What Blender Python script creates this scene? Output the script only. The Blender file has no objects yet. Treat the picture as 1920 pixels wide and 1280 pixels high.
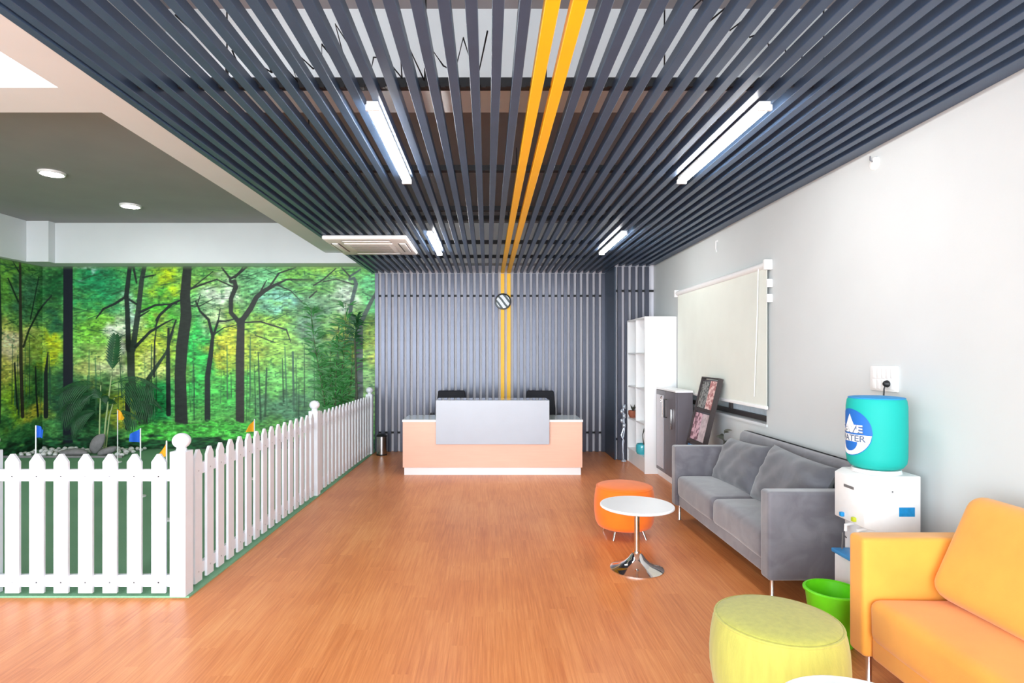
import bpy, bmesh, math, random
import numpy as np
from mathutils import Vector, Matrix

random.seed(7)
rng = np.random.default_rng(11)
scene = bpy.context.scene
C = scene.collection
PI = math.pi

# ------------------------------------------------------------------ camera
F = 1100.0                       # focal length in pixels of the 1920 px frame
cam_d = bpy.data.cameras.new('camera')
cam_d.sensor_width = 36.0
cam_d.lens = 36.0 * F / 1920.0
cam_d.shift_x = 46.0 / 1920.0
cam_d.shift_y = 24.0 / 1920.0
cam_d.clip_start = 0.05
cam = bpy.data.objects.new('camera', cam_d)
cam.location = (0, 0, 1.55)
cam.rotation_euler = (PI / 2, 0, 0)
C.objects.link(cam)
scene.camera = cam

# ------------------------------------------------------------------ world, daylight, exposure
w = bpy.data.worlds.new('sky')
scene.world = w
w.use_nodes = True
bg = w.node_tree.nodes['Background']
bg.inputs[0].default_value = (0.86, 0.94, 1.0, 1)
bg.inputs[1].default_value = 8.2
scene.view_settings.view_transform = 'Standard'
scene.view_settings.look = 'None'
scene.view_settings.gamma = 1.0
scene.view_settings.exposure = 0.68
scene.view_settings.use_curve_mapping = False

# room dimensions
XR, XL = 2.46, -7.25             # right / left wall
YF, YM = -2.6, 9.55              # glass front behind the camera / mural wall
ZC = 3.61                        # grey ceiling
ZS = 2.838                       # underside of the ceiling slats
pd = bpy.data.lights.new('window_portal', 'AREA')   # daylight entering through the glass front
pd.shape = 'RECTANGLE'; pd.size = XR - XL - 0.2; pd.size_y = 3.4
pd.cycles.is_portal = True
po = bpy.data.objects.new('window_portal', pd)
po.location = ((XR + XL) / 2, YF + 0.02, 1.78); po.rotation_euler = (PI / 2, 0, 0)
C.objects.link(po)

# ------------------------------------------------------------------ materials
def s2l(c):
    c = c / 255.0
    return c / 12.92 if c <= 0.04045 else ((c + 0.055) / 1.055) ** 2.4
def rgb(r, g, b): return (s2l(r), s2l(g), s2l(b), 1)

M = {}
def mat(name, col, rough=0.5, metal=0.0, spec=0.5, var=0.06, scale=30.0, bump=0.0, bscale=200.0,
        stretch=(1, 1, 1), emit=0.0, coat=0.0, sheen=0.0, alpha=1.0, trans=0.0):
    m = bpy.data.materials.new(name); m.use_nodes = True
    nt = m.node_tree; b = nt.nodes['Principled BSDF']
    b.inputs['Roughness'].default_value = rough
    b.inputs['Metallic'].default_value = metal
    b.inputs['Specular IOR Level'].default_value = spec
    b.inputs['Coat Weight'].default_value = coat
    b.inputs['Sheen Weight'].default_value = sheen
    b.inputs['Alpha'].default_value = alpha
    b.inputs['Transmission Weight'].default_value = trans
    tc = nt.nodes.new('ShaderNodeTexCoord'); mp = nt.nodes.new('ShaderNodeMapping')
    mp.inputs['Scale'].default_value = stretch
    nt.links.new(tc.outputs['Object'], mp.inputs[0])
    n = nt.nodes.new('ShaderNodeTexNoise'); n.inputs['Scale'].default_value = scale
    n.inputs['Detail'].default_value = 4
    nt.links.new(mp.outputs[0], n.inputs['Vector'])
    r = nt.nodes.new('ShaderNodeValToRGB')
    c0 = [max(0, x * (1 - var)) for x in col[:3]]; c1 = [min(1, x * (1 + var)) for x in col[:3]]
    r.color_ramp.elements[0].position = 0.3; r.color_ramp.elements[1].position = 0.7
    r.color_ramp.elements[0].color = (*c0, 1); r.color_ramp.elements[1].color = (*c1, 1)
    nt.links.new(n.outputs['Fac'], r.inputs[0]); nt.links.new(r.outputs[0], b.inputs['Base Color'])
    if emit:
        b.inputs['Emission Strength'].default_value = emit
        b.inputs['Emission Color'].default_value = col
    if bump:
        n2 = nt.nodes.new('ShaderNodeTexNoise'); n2.inputs['Scale'].default_value = bscale
        nt.links.new(mp.outputs[0], n2.inputs['Vector'])
        bp = nt.nodes.new('ShaderNodeBump'); bp.inputs['Strength'].default_value = bump
        bp.inputs['Distance'].default_value = 0.004
        nt.links.new(n2.outputs['Fac'], bp.inputs['Height']); nt.links.new(bp.outputs[0], b.inputs['Normal'])
    M[name] = m
    return m

mat('wall_white', rgb(205, 209, 210), 0.75, var=0.015, scale=3, bump=0.05, bscale=90)
mat('beam_white', rgb(218, 222, 224), 0.8, var=0.015, scale=3)
mat('ceiling_grey', rgb(152, 149, 152), 0.85, var=0.04, scale=2)
mat('slat_dark', rgb(60, 80, 107), 0.40, metal=0.15, spec=0.6, var=0.1, scale=6, stretch=(1, 1, 1))
mat('slat_wall_dark', rgb(80, 83, 97), 0.28, metal=0.45, spec=0.6, var=0.08, scale=8)
mat('slat_yellow', rgb(255, 194, 8), 0.45, var=0.03, scale=6)
mat('backing_grey', rgb(226, 224, 232), 0.5, var=0.04, scale=4)
mat('panel_navy', rgb(52, 66, 84), 0.4, var=0.08, scale=5)
mat('runner_black', rgb(16, 17, 22), 0.6)
mat('white_paint', rgb(226, 229, 236), 0.42, var=0.02, scale=14, bump=0.05, bscale=60)
mat('screw_grey', rgb(120, 120, 124), 0.4, metal=0.7)
mat('lamp_white', (1.0, 0.985, 0.96, 1), 0.5, emit=36.0, var=0.0)
mat('downlight_glow', (1.0, 0.97, 0.92, 1), 0.5, emit=34.0, var=0.0)
mat('plastic_white', rgb(240, 240, 240), 0.35, var=0.015)
mat('plastic_cream', rgb(228, 224, 221), 0.4, var=0.02)
mat('slot_grey', rgb(110, 108, 108), 0.6)
mat('laminate_white', rgb(244, 245, 246), 0.3, var=0.015, scale=5)
mat('laminate_peach', rgb(238, 188, 164), 0.42, var=0.035, scale=5, stretch=(0.6, 1, 9))
mat('laminate_grey', rgb(178, 183, 193), 0.3, var=0.02, scale=5)
mat('counter_grey', rgb(188, 198, 196), 0.12, var=0.03, scale=5)
mat('ledge_grey', rgb(120, 124, 134), 0.05, spec=1.0, var=0.03)
mat('cabinet_grey', rgb(104, 99, 106), 0.35, var=0.06, scale=6)
mat('frosted_grey', rgb(206, 204, 212), 0.35, var=0.04)
mat('chrome', rgb(225, 222, 220), 0.08, metal=1.0, var=0.02)
mat('steel', rgb(190, 188, 188), 0.24, metal=1.0, var=0.03)
mat('black_plastic', rgb(20, 20, 24), 0.45)
mat('black_mesh', rgb(24, 25, 34), 0.75, bump=0.4, bscale=700)
mat('velvet_grey', rgb(104, 101, 108), 0.8, var=0.38, scale=3.5, bump=0.15, bscale=260, sheen=0.6)
mat('velvet_cushion', rgb(92, 93, 100), 0.85, var=0.16, scale=6, bump=0.15, bscale=260, sheen=0.4)
mat('fabric_amber', rgb(236, 162, 62), 0.8, var=0.07, scale=5, bump=0.15, bscale=260, sheen=0.25)
mat('fabric_lime', rgb(180, 176, 80), 0.85, var=0.09, scale=40, stretch=(1, 1, 0.12), bump=0.35, bscale=220, sheen=0.25)
mat('fabric_orange', rgb(250, 118, 10), 0.85, var=0.06, scale=10, bump=0.2, bscale=260, sheen=0.2)
mat('plastic_green', rgb(110, 224, 30), 0.35, var=0.04)
mat('cover_teal', rgb(0, 172, 162), 0.7, var=0.03, scale=6, bump=0.1, bscale=400)
mat('cover_blue_top', rgb(38, 140, 200), 0.6, var=0.03)
mat('print_blue', rgb(24, 104, 190), 0.6, var=0.02)
mat('print_white', rgb(250, 250, 250), 0.6, var=0.01)
mat('print_slate', rgb(96, 112, 138), 0.6, var=0.02)
mat('label_blue', rgb(20, 140, 205), 0.4, var=0.1, scale=60)
mat('tray_blue', rgb(60, 140, 200), 0.4)
mat('tap_lime', rgb(190, 200, 40), 0.4)
mat('blind_fabric', rgb(226, 230, 222), 0.85, var=0.02, scale=4, bump=0.1, bscale=900)
mat('frame_brown', rgb(62, 54, 54), 0.45)
mat('terracotta', rgb(150, 84, 60), 0.7, var=0.1)
mat('teal_glass', rgb(70, 190, 205), 0.1, spec=0.8, var=0.12, scale=20, alpha=0.85)
mat('leaf_dark', rgb(27, 80, 42), 0.5, var=0.3, scale=9)
mat('leaf_mid', rgb(58, 128, 62), 0.5, var=0.3, scale=9)
mat('leaf_dry', rgb(70, 72, 62), 0.6, var=0.2)
mat('stem_pale', rgb(168, 186, 128), 0.5, var=0.1)
mat('stem_brown', rgb(84, 82, 62), 0.6, var=0.15)
mat('silver_beads', rgb(190, 200, 214), 0.25, metal=0.5)
mat('pebble', rgb(226, 224, 226), 0.6, var=0.08, scale=20)
mat('rock_grey', rgb(134, 130, 132), 0.8, var=0.15, scale=14, bump=0.4, bscale=40)
mat('flag_blue', rgb(22, 96, 206), 0.7, var=0.05)
mat('flag_yellow', rgb(252, 182, 30), 0.7, var=0.05)
mat('clock_black', rgb(22, 28, 30), 0.3)
mat('magazine_paper', rgb(236, 232, 230), 0.5)
mat('glass_tint', rgb(204, 216, 226), 0.08, alpha=0.96, spec=0.8)
mat('bark', rgb(70, 74, 60), 0.8, var=0.2)

def velvet(name, a, b, scale):  # soft velvet highlights put into the colour as lighter noise blotches
    m = M[name]; nt = m.node_tree
    n = [x for x in nt.nodes if x.type == 'TEX_NOISE'][0]; r = [x for x in nt.nodes if x.type == 'VALTORGB'][0]
    n.inputs['Scale'].default_value = scale; n.inputs['Distortion'].default_value = 0.8; n.inputs['Detail'].default_value = 3
    r.color_ramp.elements[0].position = .40; r.color_ramp.elements[1].position = .66
    r.color_ramp.elements[0].color = a; r.color_ramp.elements[1].color = b
velvet('velvet_grey', rgb(96, 93, 100), rgb(114, 112, 118), 6.0)
velvet('velvet_cushion', rgb(86, 87, 94), rgb(102, 103, 110), 5.0)

def two_tone(name, a, b, scale, thr=0.5, rough=0.45, wave=False, rot=0.0, dist=4.0):
    """two-colour pattern: blotches of printed ink, or wavy stripes for a painted reflection"""
    m = bpy.data.materials.new(name); m.use_nodes = True
    nt = m.node_tree; bs = nt.nodes['Principled BSDF']; bs.inputs['Roughness'].default_value = rough
    tc = nt.nodes.new('ShaderNodeTexCoord'); mp = nt.nodes.new('ShaderNodeMapping')
    mp.inputs['Rotation'].default_value = (0, rot, 0)
    nt.links.new(tc.outputs['Object'], mp.inputs[0])
    if wave:
        n = nt.nodes.new('ShaderNodeTexWave'); n.inputs['Distortion'].default_value = dist
        n.inputs['Detail'].default_value = 1; n.inputs['Detail Scale'].default_value = 0.7
    else:
        n = nt.nodes.new('ShaderNodeTexNoise'); n.inputs['Detail'].default_value = 2
    n.inputs['Scale'].default_value = scale
    nt.links.new(mp.outputs[0], n.inputs['Vector'])
    r = nt.nodes.new('ShaderNodeValToRGB')
    r.color_ramp.elements[0].position = thr - 0.06; r.color_ramp.elements[1].position = thr + 0.06
    r.color_ramp.elements[0].color = a; r.color_ramp.elements[1].color = b
    nt.links.new(n.outputs['Fac'], r.inputs[0]); nt.links.new(r.outputs[0], bs.inputs['Base Color'])
    M[name] = m
two_tone('clock_face', rgb(70, 84, 88), rgb(238, 242, 246), 4.2, 0.36, wave=True, rot=0.75, dist=3.0)  # reflection across the dial painted in as wavy dark stripes
two_tone('cover_grey_print', rgb(70, 72, 72), rgb(150, 152, 150), 45)
two_tone('cover_rose_print', rgb(176, 112, 110), rgb(236, 206, 202), 30)
two_tone('cover_mauve_print', rgb(120, 84, 96), rgb(216, 178, 190), 22)
two_tone('cover_pale_print', rgb(182, 166, 170), rgb(206, 190, 194), 20)
two_tone('cover_blue_print', rgb(46, 104, 160), rgb(140, 186, 218), 26)
two_tone('cover_yellow_print', rgb(40, 36, 30), rgb(232, 182, 80), 34, 0.46)

def floor_material():
    m = bpy.data.materials.new('wood_floor'); m.use_nodes = True
    nt = m.node_tree; N = nt.nodes; L = nt.links; b = N['Principled BSDF']
    tc = N.new('ShaderNodeTexCoord'); sep = N.new('ShaderNodeSeparateXYZ'); L.new(tc.outputs['Object'], sep.inputs[0])
    def math_(op, a, v=None):
        n = N.new('ShaderNodeMath'); n.operation = op
        if isinstance(a, (int, float)): n.inputs[0].default_value = a
        else: L.new(a, n.inputs[0])
        if v is not None:
            if isinstance(v, (int, float)): n.inputs[1].default_value = v
            else: L.new(v, n.inputs[1])
        return n.outputs[0]
    px = math_('DIVIDE', sep.outputs[0], 0.095); ix = math_('FLOOR', px)
    wn = N.new('ShaderNodeTexWhiteNoise'); wn.noise_dimensions = '1D'; L.new(ix, wn.inputs['W'])
    py = math_('ADD', math_('DIVIDE', sep.outputs[1], 0.9), math_('MULTIPLY', wn.outputs['Value'], 7.0))
    iy = math_('FLOOR', py)
    cb = N.new('ShaderNodeCombineXYZ'); L.new(ix, cb.inputs[0]); L.new(iy, cb.inputs[1])
    wn2 = N.new('ShaderNodeTexWhiteNoise'); wn2.noise_dimensions = '2D'; L.new(cb.outputs[0], wn2.inputs['Vector'])
    mp = N.new('ShaderNodeMapping'); mp.inputs['Scale'].default_value = (60, 1.6, 1); L.new(tc.outputs['Object'], mp.inputs[0])
    add = N.new('ShaderNodeVectorMath'); add.operation = 'ADD'; L.new(mp.outputs[0], add.inputs[0]); L.new(wn2.outputs['Color'], add.inputs[1])
    n1 = N.new('ShaderNodeTexNoise'); n1.inputs['Scale'].default_value = 1.6; n1.inputs['Detail'].default_value = 6; n1.inputs['Roughness'].default_value = 0.65
    L.new(add.outputs[0], n1.inputs['Vector'])
    n2 = N.new('ShaderNodeTexNoise'); n2.inputs['Scale'].default_value = 1.1; n2.inputs['Detail'].default_value = 3
    L.new(tc.outputs['Object'], n2.inputs['Vector'])
    mix = math_('ADD', math_('MULTIPLY', n1.outputs['Fac'], 0.55), math_('MULTIPLY', wn2.outputs['Value'], 0.07))
    mix = math_('ADD', mix, math_('MULTIPLY', n2.outputs['Fac'], 0.33))
    r = N.new('ShaderNodeValToRGB'); e = r.color_ramp.elements
    e[0].position = 0.3; e[0].color = rgb(190, 104, 52); e[1].position = 0.7; e[1].color = rgb(236, 168, 108)
    mid = e.new(0.5); mid.color = rgb(219, 138, 80)
    L.new(mix, r.inputs[0]); L.new(r.outputs[0], b.inputs['Base Color'])
    b.inputs['Roughness'].default_value = 0.36; b.inputs['Specular IOR Level'].default_value = 0.45
    bp = N.new('ShaderNodeBump'); bp.inputs['Strength'].default_value = 0.06; bp.inputs['Distance'].default_value = 0.003
    L.new(n1.outputs['Fac'], bp.inputs['Height']); L.new(bp.outputs[0], b.inputs['Normal'])
    M['wood_floor'] = m
floor_material()

def turf_material():
    m = bpy.data.materials.new('turf'); m.use_nodes = True
    nt = m.node_tree; N = nt.nodes; L = nt.links; b = N['Principled BSDF']
    tc = N.new('ShaderNodeTexCoord')
    n1 = N.new('ShaderNodeTexNoise'); n1.inputs['Scale'].default_value = 160; n1.inputs['Detail'].default_value = 4
    n2 = N.new('ShaderNodeTexNoise'); n2.inputs['Scale'].default_value = 0.9
    L.new(tc.outputs['Object'], n1.inputs['Vector']); L.new(tc.outputs['Object'], n2.inputs['Vector'])
    r = N.new('ShaderNodeValToRGB'); r.color_ramp.elements[0].color = rgb(88, 138, 108); r.color_ramp.elements[1].color = rgb(146, 198, 160)
    mx = N.new('ShaderNodeMath'); mx.operation = 'MULTIPLY_ADD'; mx.inputs[1].default_value = 0.5
    h = N.new('ShaderNodeMath'); h.operation = 'MULTIPLY'; h.inputs[1].default_value = 0.5
    L.new(n2.outputs['Fac'], h.inputs[0]); L.new(n1.outputs['Fac'], mx.inputs[0]); L.new(h.outputs[0], mx.inputs[2])
    L.new(mx.outputs[0], r.inputs[0]); L.new(r.outputs[0], b.inputs['Base Color'])
    b.inputs['Roughness'].default_value = 0.9
    bp = N.new('ShaderNodeBump'); bp.inputs['Strength'].default_value = 0.5; bp.inputs['Distance'].default_value = 0.01
    L.new(n1.outputs['Fac'], bp.inputs['Height']); L.new(bp.outputs[0], b.inputs['Normal'])
    M['turf'] = m
turf_material()

# ------------------------------------------------------------------ mesh helpers
def box(bm, x0, x1, y0, y1, z0, z1):
    v = [bm.verts.new(p) for p in ((x0, y0, z0), (x1, y0, z0), (x1, y1, z0), (x0, y1, z0),
                                   (x0, y0, z1), (x1, y0, z1), (x1, y1, z1), (x0, y1, z1))]
    for f in ((0, 3, 2, 1), (4, 5, 6, 7), (0, 1, 5, 4), (1, 2, 6, 5), (2, 3, 7, 6), (3, 0, 4, 7)):
        bm.faces.new([v[i] for i in f])
    return bm
def B(*a): return box(bmesh.new(), *a)
def bev(bm, w, seg=2):
    bmesh.ops.bevel(bm, geom=bm.edges[:], offset=w, segments=seg, affect='EDGES', profile=0.5)
    return bm
def lathe(prof, n=32, bm=None, cx=0, cy=0):
    bm = bm or bmesh.new(); rings = []
    for r, z in prof:
        if r < 1e-6: rings.append([bm.verts.new((cx, cy, z))])
        else: rings.append([bm.verts.new((cx + r * math.cos(2 * PI * i / n), cy + r * math.sin(2 * PI * i / n), z)) for i in range(n)])
    for a, b in zip(rings, rings[1:]):
        for i in range(n):
            j = (i + 1) % n
            if len(a) == 1 and len(b) == 1: continue
            if len(a) == 1: bm.faces.new((a[0], b[j], b[i]))
            elif len(b) == 1: bm.faces.new((a[i], a[j], b[0]))
            else: bm.faces.new((a[i], a[j], b[j], b[i]))
    return bm
def tube(pts, rad, n=8, bm=None, cap=True):
    bm = bm or bmesh.new(); pts = [Vector(p) for p in pts]; rings = []
    up = None
    for i, p in enumerate(pts):
        t = (pts[min(i + 1, len(pts) - 1)] - pts[max(i - 1, 0)]).normalized()
        if up is None: up = t.orthogonal().normalized()
        up = (up - t * up.dot(t)).normalized(); s = t.cross(up)
        r = rad[i] if isinstance(rad, (list, tuple)) else rad
        rings.append([bm.verts.new(p + (up * math.cos(2 * PI * k / n) + s * math.sin(2 * PI * k / n)) * r) for k in range(n)])
    for a, b in zip(rings, rings[1:]):
        for k in range(n): bm.faces.new((a[k], a[(k + 1) % n], b[(k + 1) % n], b[k]))
    if cap: bm.faces.new(rings[0][::-1]); bm.faces.new(rings[-1])
    return bm
def prism(poly, h, axis='y', bm=None, o=0.0):
    """extrude a 2-D outline; axis y: outline in xz"""
    bm = bm or bmesh.new()
    def P(a, b, c): return (a, c, b) if axis == 'y' else ((c, a, b) if axis == 'x' else (a, b, c))
    v0 = [bm.verts.new(P(a, b, o)) for a, b in poly]; v1 = [bm.verts.new(P(a, b, o + h)) for a, b in poly]
    bm.faces.new(v0); bm.faces.new(v1[::-1])
    for i in range(len(poly)):
        j = (i + 1) % len(poly); bm.faces.new((v0[i], v1[i], v1[j], v0[j]))
    bmesh.ops.recalc_face_normals(bm, faces=bm.faces[:])
    return bm
def soft(sx, sy, sz, r, crown=0.0, nr=4, ni=6, wob=0.0, seed=0, cz=None):
    """rounded upholstery block centred on the origin"""
    def axis(s):
        h = s / 2; rr = min(r, h * 0.98)
        a = [-h + rr * (1 - math.cos(PI / 2 * i / nr)) for i in range(nr)]
        b = [-(h - rr) + 2 * (h - rr) * i / ni for i in range(ni + 1)]
        return a + b + [-x for x in a[::-1]]
    A = [axis(s) for s in (sx, sy, sz)]; S = (sx, sy, sz); vm = {}; bm = bmesh.new()
    n = len(A[0]); rnd = random.Random(seed); ph = [rnd.uniform(0, 6) for _ in range(6)]
    def V(i, j, k):
        key = (i, j, k)
        if key in vm: return vm[key]
        p = Vector((A[0][i], A[1][j], A[2][k]))
        inn = Vector([max(-(S[q] / 2 - min(r, S[q] * .49)), min(S[q] / 2 - min(r, S[q] * .49), p[q])) for q in range(3)])
        d = p - inn
        if d.length > 1e-9: p = inn + d.normalized() * min(r, d.length if d.length > r * .2 else r) if False else inn + d.normalized() * min(r, min(S) * .49)
        if crown:
            f = (1 - (2 * p.x / sx) ** 2) * (1 - (2 * p.y / sy) ** 2)
            if p.z > 0: p.z += crown * f
        if wob:
            p += Vector((math.sin(p.y * 9 + ph[0]) * math.sin(p.z * 11 + ph[1]), math.sin(p.x * 10 + ph[2]) * math.sin(p.z * 9 + ph[3]),
                         math.sin(p.x * 8 + ph[4]) * math.sin(p.y * 7 + ph[5]))) * wob
        vm[key] = bm.verts.new(p); return vm[key]
    m = n - 1
    for a in range(m):
        for b in range(m):
            bm.faces.new((V(a, b, 0), V(a, b + 1, 0), V(a + 1, b + 1, 0), V(a + 1, b, 0)))
            bm.faces.new((V(a, b, m), V(a + 1, b, m), V(a + 1, b + 1, m), V(a, b + 1, m)))
            bm.faces.new((V(a, 0, b), V(a + 1, 0, b), V(a + 1, 0, b + 1), V(a, 0, b + 1)))
            bm.faces.new((V(a, m, b), V(a, m, b + 1), V(a + 1, m, b + 1), V(a + 1, m, b)))
            bm.faces.new((V(0, a, b), V(0, a, b + 1), V(0, a + 1, b + 1), V(0, a + 1, b)))
            bm.faces.new((V(m, a, b), V(m, a + 1, b), V(m, a + 1, b + 1), V(m, a, b + 1)))
    return bm
def pillow(w, h, t, n=22, pinch=0.07, wr=0.006, seed=0):
    """throw cushion: w along y, h along z, thickness along x"""
    bm = bmesh.new(); rnd = random.Random(seed); ph = [rnd.uniform(0, 6) for _ in range(8)]
    def pt(i, j, s):
        u = -1 + 2 * i / n; v = -1 + 2 * j / n
        y = w / 2 * u * (1 - pinch * (1 - v * v)); z = h / 2 * v * (1 - pinch * (1 - u * u))
        e = max(0.0, (1 - u ** 4) * (1 - v ** 4)) ** 0.55
        x = s * t / 2 * e
        x += e * wr * (math.sin(9 * u + 5 * v + ph[0]) + math.sin(13 * v - 6 * u + ph[1]) * 0.7 + math.sin(21 * u * v + ph[2]) * .6)
        return (x, y, z)
    g = {}
    for s in (-1, 1):
        for i in range(n + 1):
            for j in range(n + 1):
                edge = i in (0, n) or j in (0, n)
                if edge and s == 1: g[(s, i, j)] = g[(-1, i, j)]
                else: g[(s, i, j)] = bm.verts.new(pt(i, j, s))
        for i in range(n):
            for j in range(n):
                q = [g[(s, i, j)], g[(s, i + 1, j)], g[(s, i + 1, j + 1)], g[(s, i, j + 1)]]
                bm.faces.new(q if s == 1 else q[::-1])
    return bm
def move(bm, x=0, y=0, z=0, rx=0, ry=0, rz=0):
    mt = Matrix.Translation((x, y, z)) @ Matrix.Rotation(rz, 4, 'Z') @ Matrix.Rotation(ry, 4, 'Y') @ Matrix.Rotation(rx, 4, 'X')
    bmesh.ops.transform(bm, matrix=mt, verts=bm.verts[:]); return bm
def mesh_of(name, bm, m, smooth=True):
    if smooth:
        bm.normal_update()
        for f in bm.faces: f.smooth = True
        for e in bm.edges:
            if len(e.link_faces) != 2 or e.calc_face_angle(0) > math.radians(38): e.smooth = False
    me = bpy.data.meshes.new(name); bm.to_mesh(me); bm.free()
    me.materials.append(M[m]); return me
def link(name, me, parent=None, loc=(0, 0, 0), rot=(0, 0, 0)):
    o = bpy.data.objects.new(name, me); C.objects.link(o); o.parent = parent
    o.location = loc; o.rotation_euler = rot; return o
def obj(name, bm, m, parent=None, loc=(0, 0, 0), rot=(0, 0, 0), smooth=True):
    return link(name, mesh_of(name, bm, m, smooth), parent, loc, rot)
def tag(o, label=None, cat=None, group=None, kind=None):
    if label: o['label'] = label
    if cat: o['category'] = cat
    if group: o['group'] = group
    if kind: o['kind'] = kind
    return o
def thing(name, label, cat, loc=(0, 0, 0), rz=0, group=None):
    o = link(name, None, None, loc, (0, 0, rz)); return tag(o, label, cat, group)
def struct(name, bm, m, parent=None, label=None):
    o = obj(name, bm, m, parent, smooth=False)
    if parent is None: o['kind'] = 'structure'
    if label: o['label'] = label
    return o
def copy_tree(o, parent=None):
    c = o.copy(); C.objects.link(c); c.parent = parent
    for ch in list(o.children): copy_tree(ch, c)
    return c

# ------------------------------------------------------------------ room shell
struct('floor', B(XL, XR + .3, YF, YM + .1, -0.1, 0), 'wood_floor', label='glossy orange-brown wood floor')
turf = obj('turf', prism([(XL, 3.735), (-1.900, 3.735), (-1.772, YM), (XL, YM)], 0.012, 'z'), 'turf', smooth=False)
tag(turf, 'green artificial turf laid inside the white picket fence', 'turf', kind='stuff')

WY0, WY1, WZ0, WZ1 = 5.17, 7.52, 0.93, 2.33     # window opening in the right wall
bm = B(XR, XR + .24, YF, WY0, 0, ZC)
box(bm, XR, XR + .24, WY1, YM + .2, 0, ZC); box(bm, XR, XR + .24, WY0, WY1, 0, WZ0); box(bm, XR, XR + .24, WY0, WY1, WZ1, ZC)
struct('wall_right', bm, 'wall_white', label='plain white wall behind the sofas')
struct('wall_left', B(XL - .2, XL, YF, YM + .2, 0, ZC), 'wall_white')
struct('wall_back', B(XL, XR, YM + .02, YM + .2, 0, ZC), 'wall_white')
struct('wall_slat_backing', B(-1.80, XR, 9.40, YM + .02, 0, 2.97), 'backing_grey')
bm = B(1.885, XR, 8.69, 9.40, 0, 2.97)
struct('wall_column', bm, 'backing_grey')
# glass shop front behind the camera
bm = B(XL, XR, YF - .15, YF, 3.54, ZC); box(bm, XL, XR, YF - .15, YF, 0, 0.05)
struct('wall_front', bm, 'wall_white')
wf = struct('window_2', B(XL, XR, YF - .1, YF - .04, 3.48, 3.54), 'frame_brown')
for k in range(6):
    x = XL + (XR - XL) * k / 5
    struct('mullion', B(x - .03, x + .03, YF - .1, YF - .04, .05, 3.48), 'frame_brown', wf)
# ceilings and beams
struct('ceiling', B(XL - .2, XR + .24, YF - .15, YM + .2, ZC, ZC + .12), 'ceiling_grey')
ZB = 3.14
struct('ceiling_beam', B(XL, XR, 3.50, 3.86, ZB, ZC), 'beam_white', label='white cross beam running above the slat ceiling')
bm = B(-2.54, -1.92, 3.86, 9.20, ZB, ZC); box(bm, -2.56, -1.92, YF, 3.50, ZB, ZC)
struct('ceiling_beam', bm, 'beam_white', label='white beam along the left edge of the slat ceiling')
bm = B(XL, XR, 9.20, YM + .02, 2.98, ZC); box(bm, XL, XL + .13, 3.94, 9.2, 2.98, ZC); box(bm, XL + .13, -6.78, 9.06, 9.2, 2.98, ZC)
struct('ceiling_bulkhead', bm, 'beam_white', label='white bulkhead above the forest mural')

# ------------------------------------------------------------------ window and roller blind on the right wall
win = struct('window_1', B(XR + .10, XR + .16, WY0, WY1, WZ0, WZ0 + .05), 'frame_brown', label='window with dark frame behind the roller blind')
for y in (WY0 + .025, 6.20, WY1 - .025):
    struct('frame_upright', B(XR + .10, XR + .16, y - .025, y + .025, WZ0 + .05, WZ1), 'frame_brown', win)
struct('frame_head', B(XR + .10, XR + .16, WY0, WY1, WZ1 - .05, WZ1), 'frame_brown', win)
for a, b in ((WY0 + .05, 6.175), (6.225, WY1 - .05)):
    struct('pane', B(XR + .128, XR + .134, a, b, WZ0 + .05, WZ1 - .05), 'glass_tint', win)
struct('sill', B(XR - .012, XR + .10, WY0 - .02, WY1 + .02, WZ0 - .02, WZ0 + .002), 'beam_white', win)
bl = thing('roller_blind', 'pale grey-green roller blind pulled almost down over the window', 'blind', (XR - .035, 6.29, 1.07))
obj('fabric', B(-.002, .002, -1.20, 1.18, .02, 1.235), 'blind_fabric', bl)
obj('roller', move(lathe([(0, -1.2), (.03, -1.2), (.03, 1.2), (0, 1.2)], 20), 0, 0, 1.255, rx=PI / 2), 'plastic_white', bl)
obj('bottom_bar', bev(B(-.012, .012, -1.20, 1.18, 0, .03), .004), 'plastic_white', bl)
for s in (-1, 1):
    obj('bracket', bev(B(-.036, .034, s * 1.215 - .018, s * 1.215 + .018, 1.21, 1.30), .006), 'plastic_white', bl)
obj('pull_cord', tube([(-.02, -1.08, 1.24), (-.022, -1.06, .8), (-.02, -1.02, .35), (-.02, -1.0, .10)], .004, 6), 'plastic_white', bl)
for z in (.93, 1.06):
    obj('cord_clip', bev(B(-.012, .034, -1.232, -1.212, z, z + .07), .003), 'plastic_white', bl)

# ------------------------------------------------------------------ slat ceiling
SW = 0.023
slat_x = [0.24 + 0.1 * k for k in range(-20, 22)]
sc = thing('slat_ceiling', 'dark grey slatted ceiling with two yellow slats', 'slat ceiling', (0, 0, ZS))
Y0 = YF + .05
def slat_mesh(name, l, m, SW=SW): return mesh_of(name, bev(B(-SW, SW, 0, l, 0, .05), .002, 1), m, False)
sm_long = slat_mesh('slat', 9.31 - Y0, 'slat_dark'); sm_short = slat_mesh('slat', 8.59 - Y0, 'slat_dark')
sm_yel = slat_mesh('slat', 9.31 - Y0, 'slat_yellow', .028)
for i, x in enumerate(slat_x):
    yel = i in (20, 21)
    o = link('slat', sm_yel if yel else (sm_short if x > 1.87 else sm_long), sc, (x, Y0, 0))
    if yel: o['label'] = 'yellow ceiling slat'
obj('edge_trim', B(-1.835, -1.795, Y0, 9.31, -.006, .075), 'slat_dark', sc, smooth=False)
obj('edge_trim', B(2.395, 2.455, Y0, 8.59, .02, .05), 'slat_dark', sc, smooth=False)
for k, y in enumerate((0.9, 2.95, 4.30, 5.48, 5.85, 7.1, 8.15)):
    obj('runner', B(-1.79, 2.44, y - .03, y + .03, .05, .09), 'runner_black', sc, smooth=False)
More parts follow.
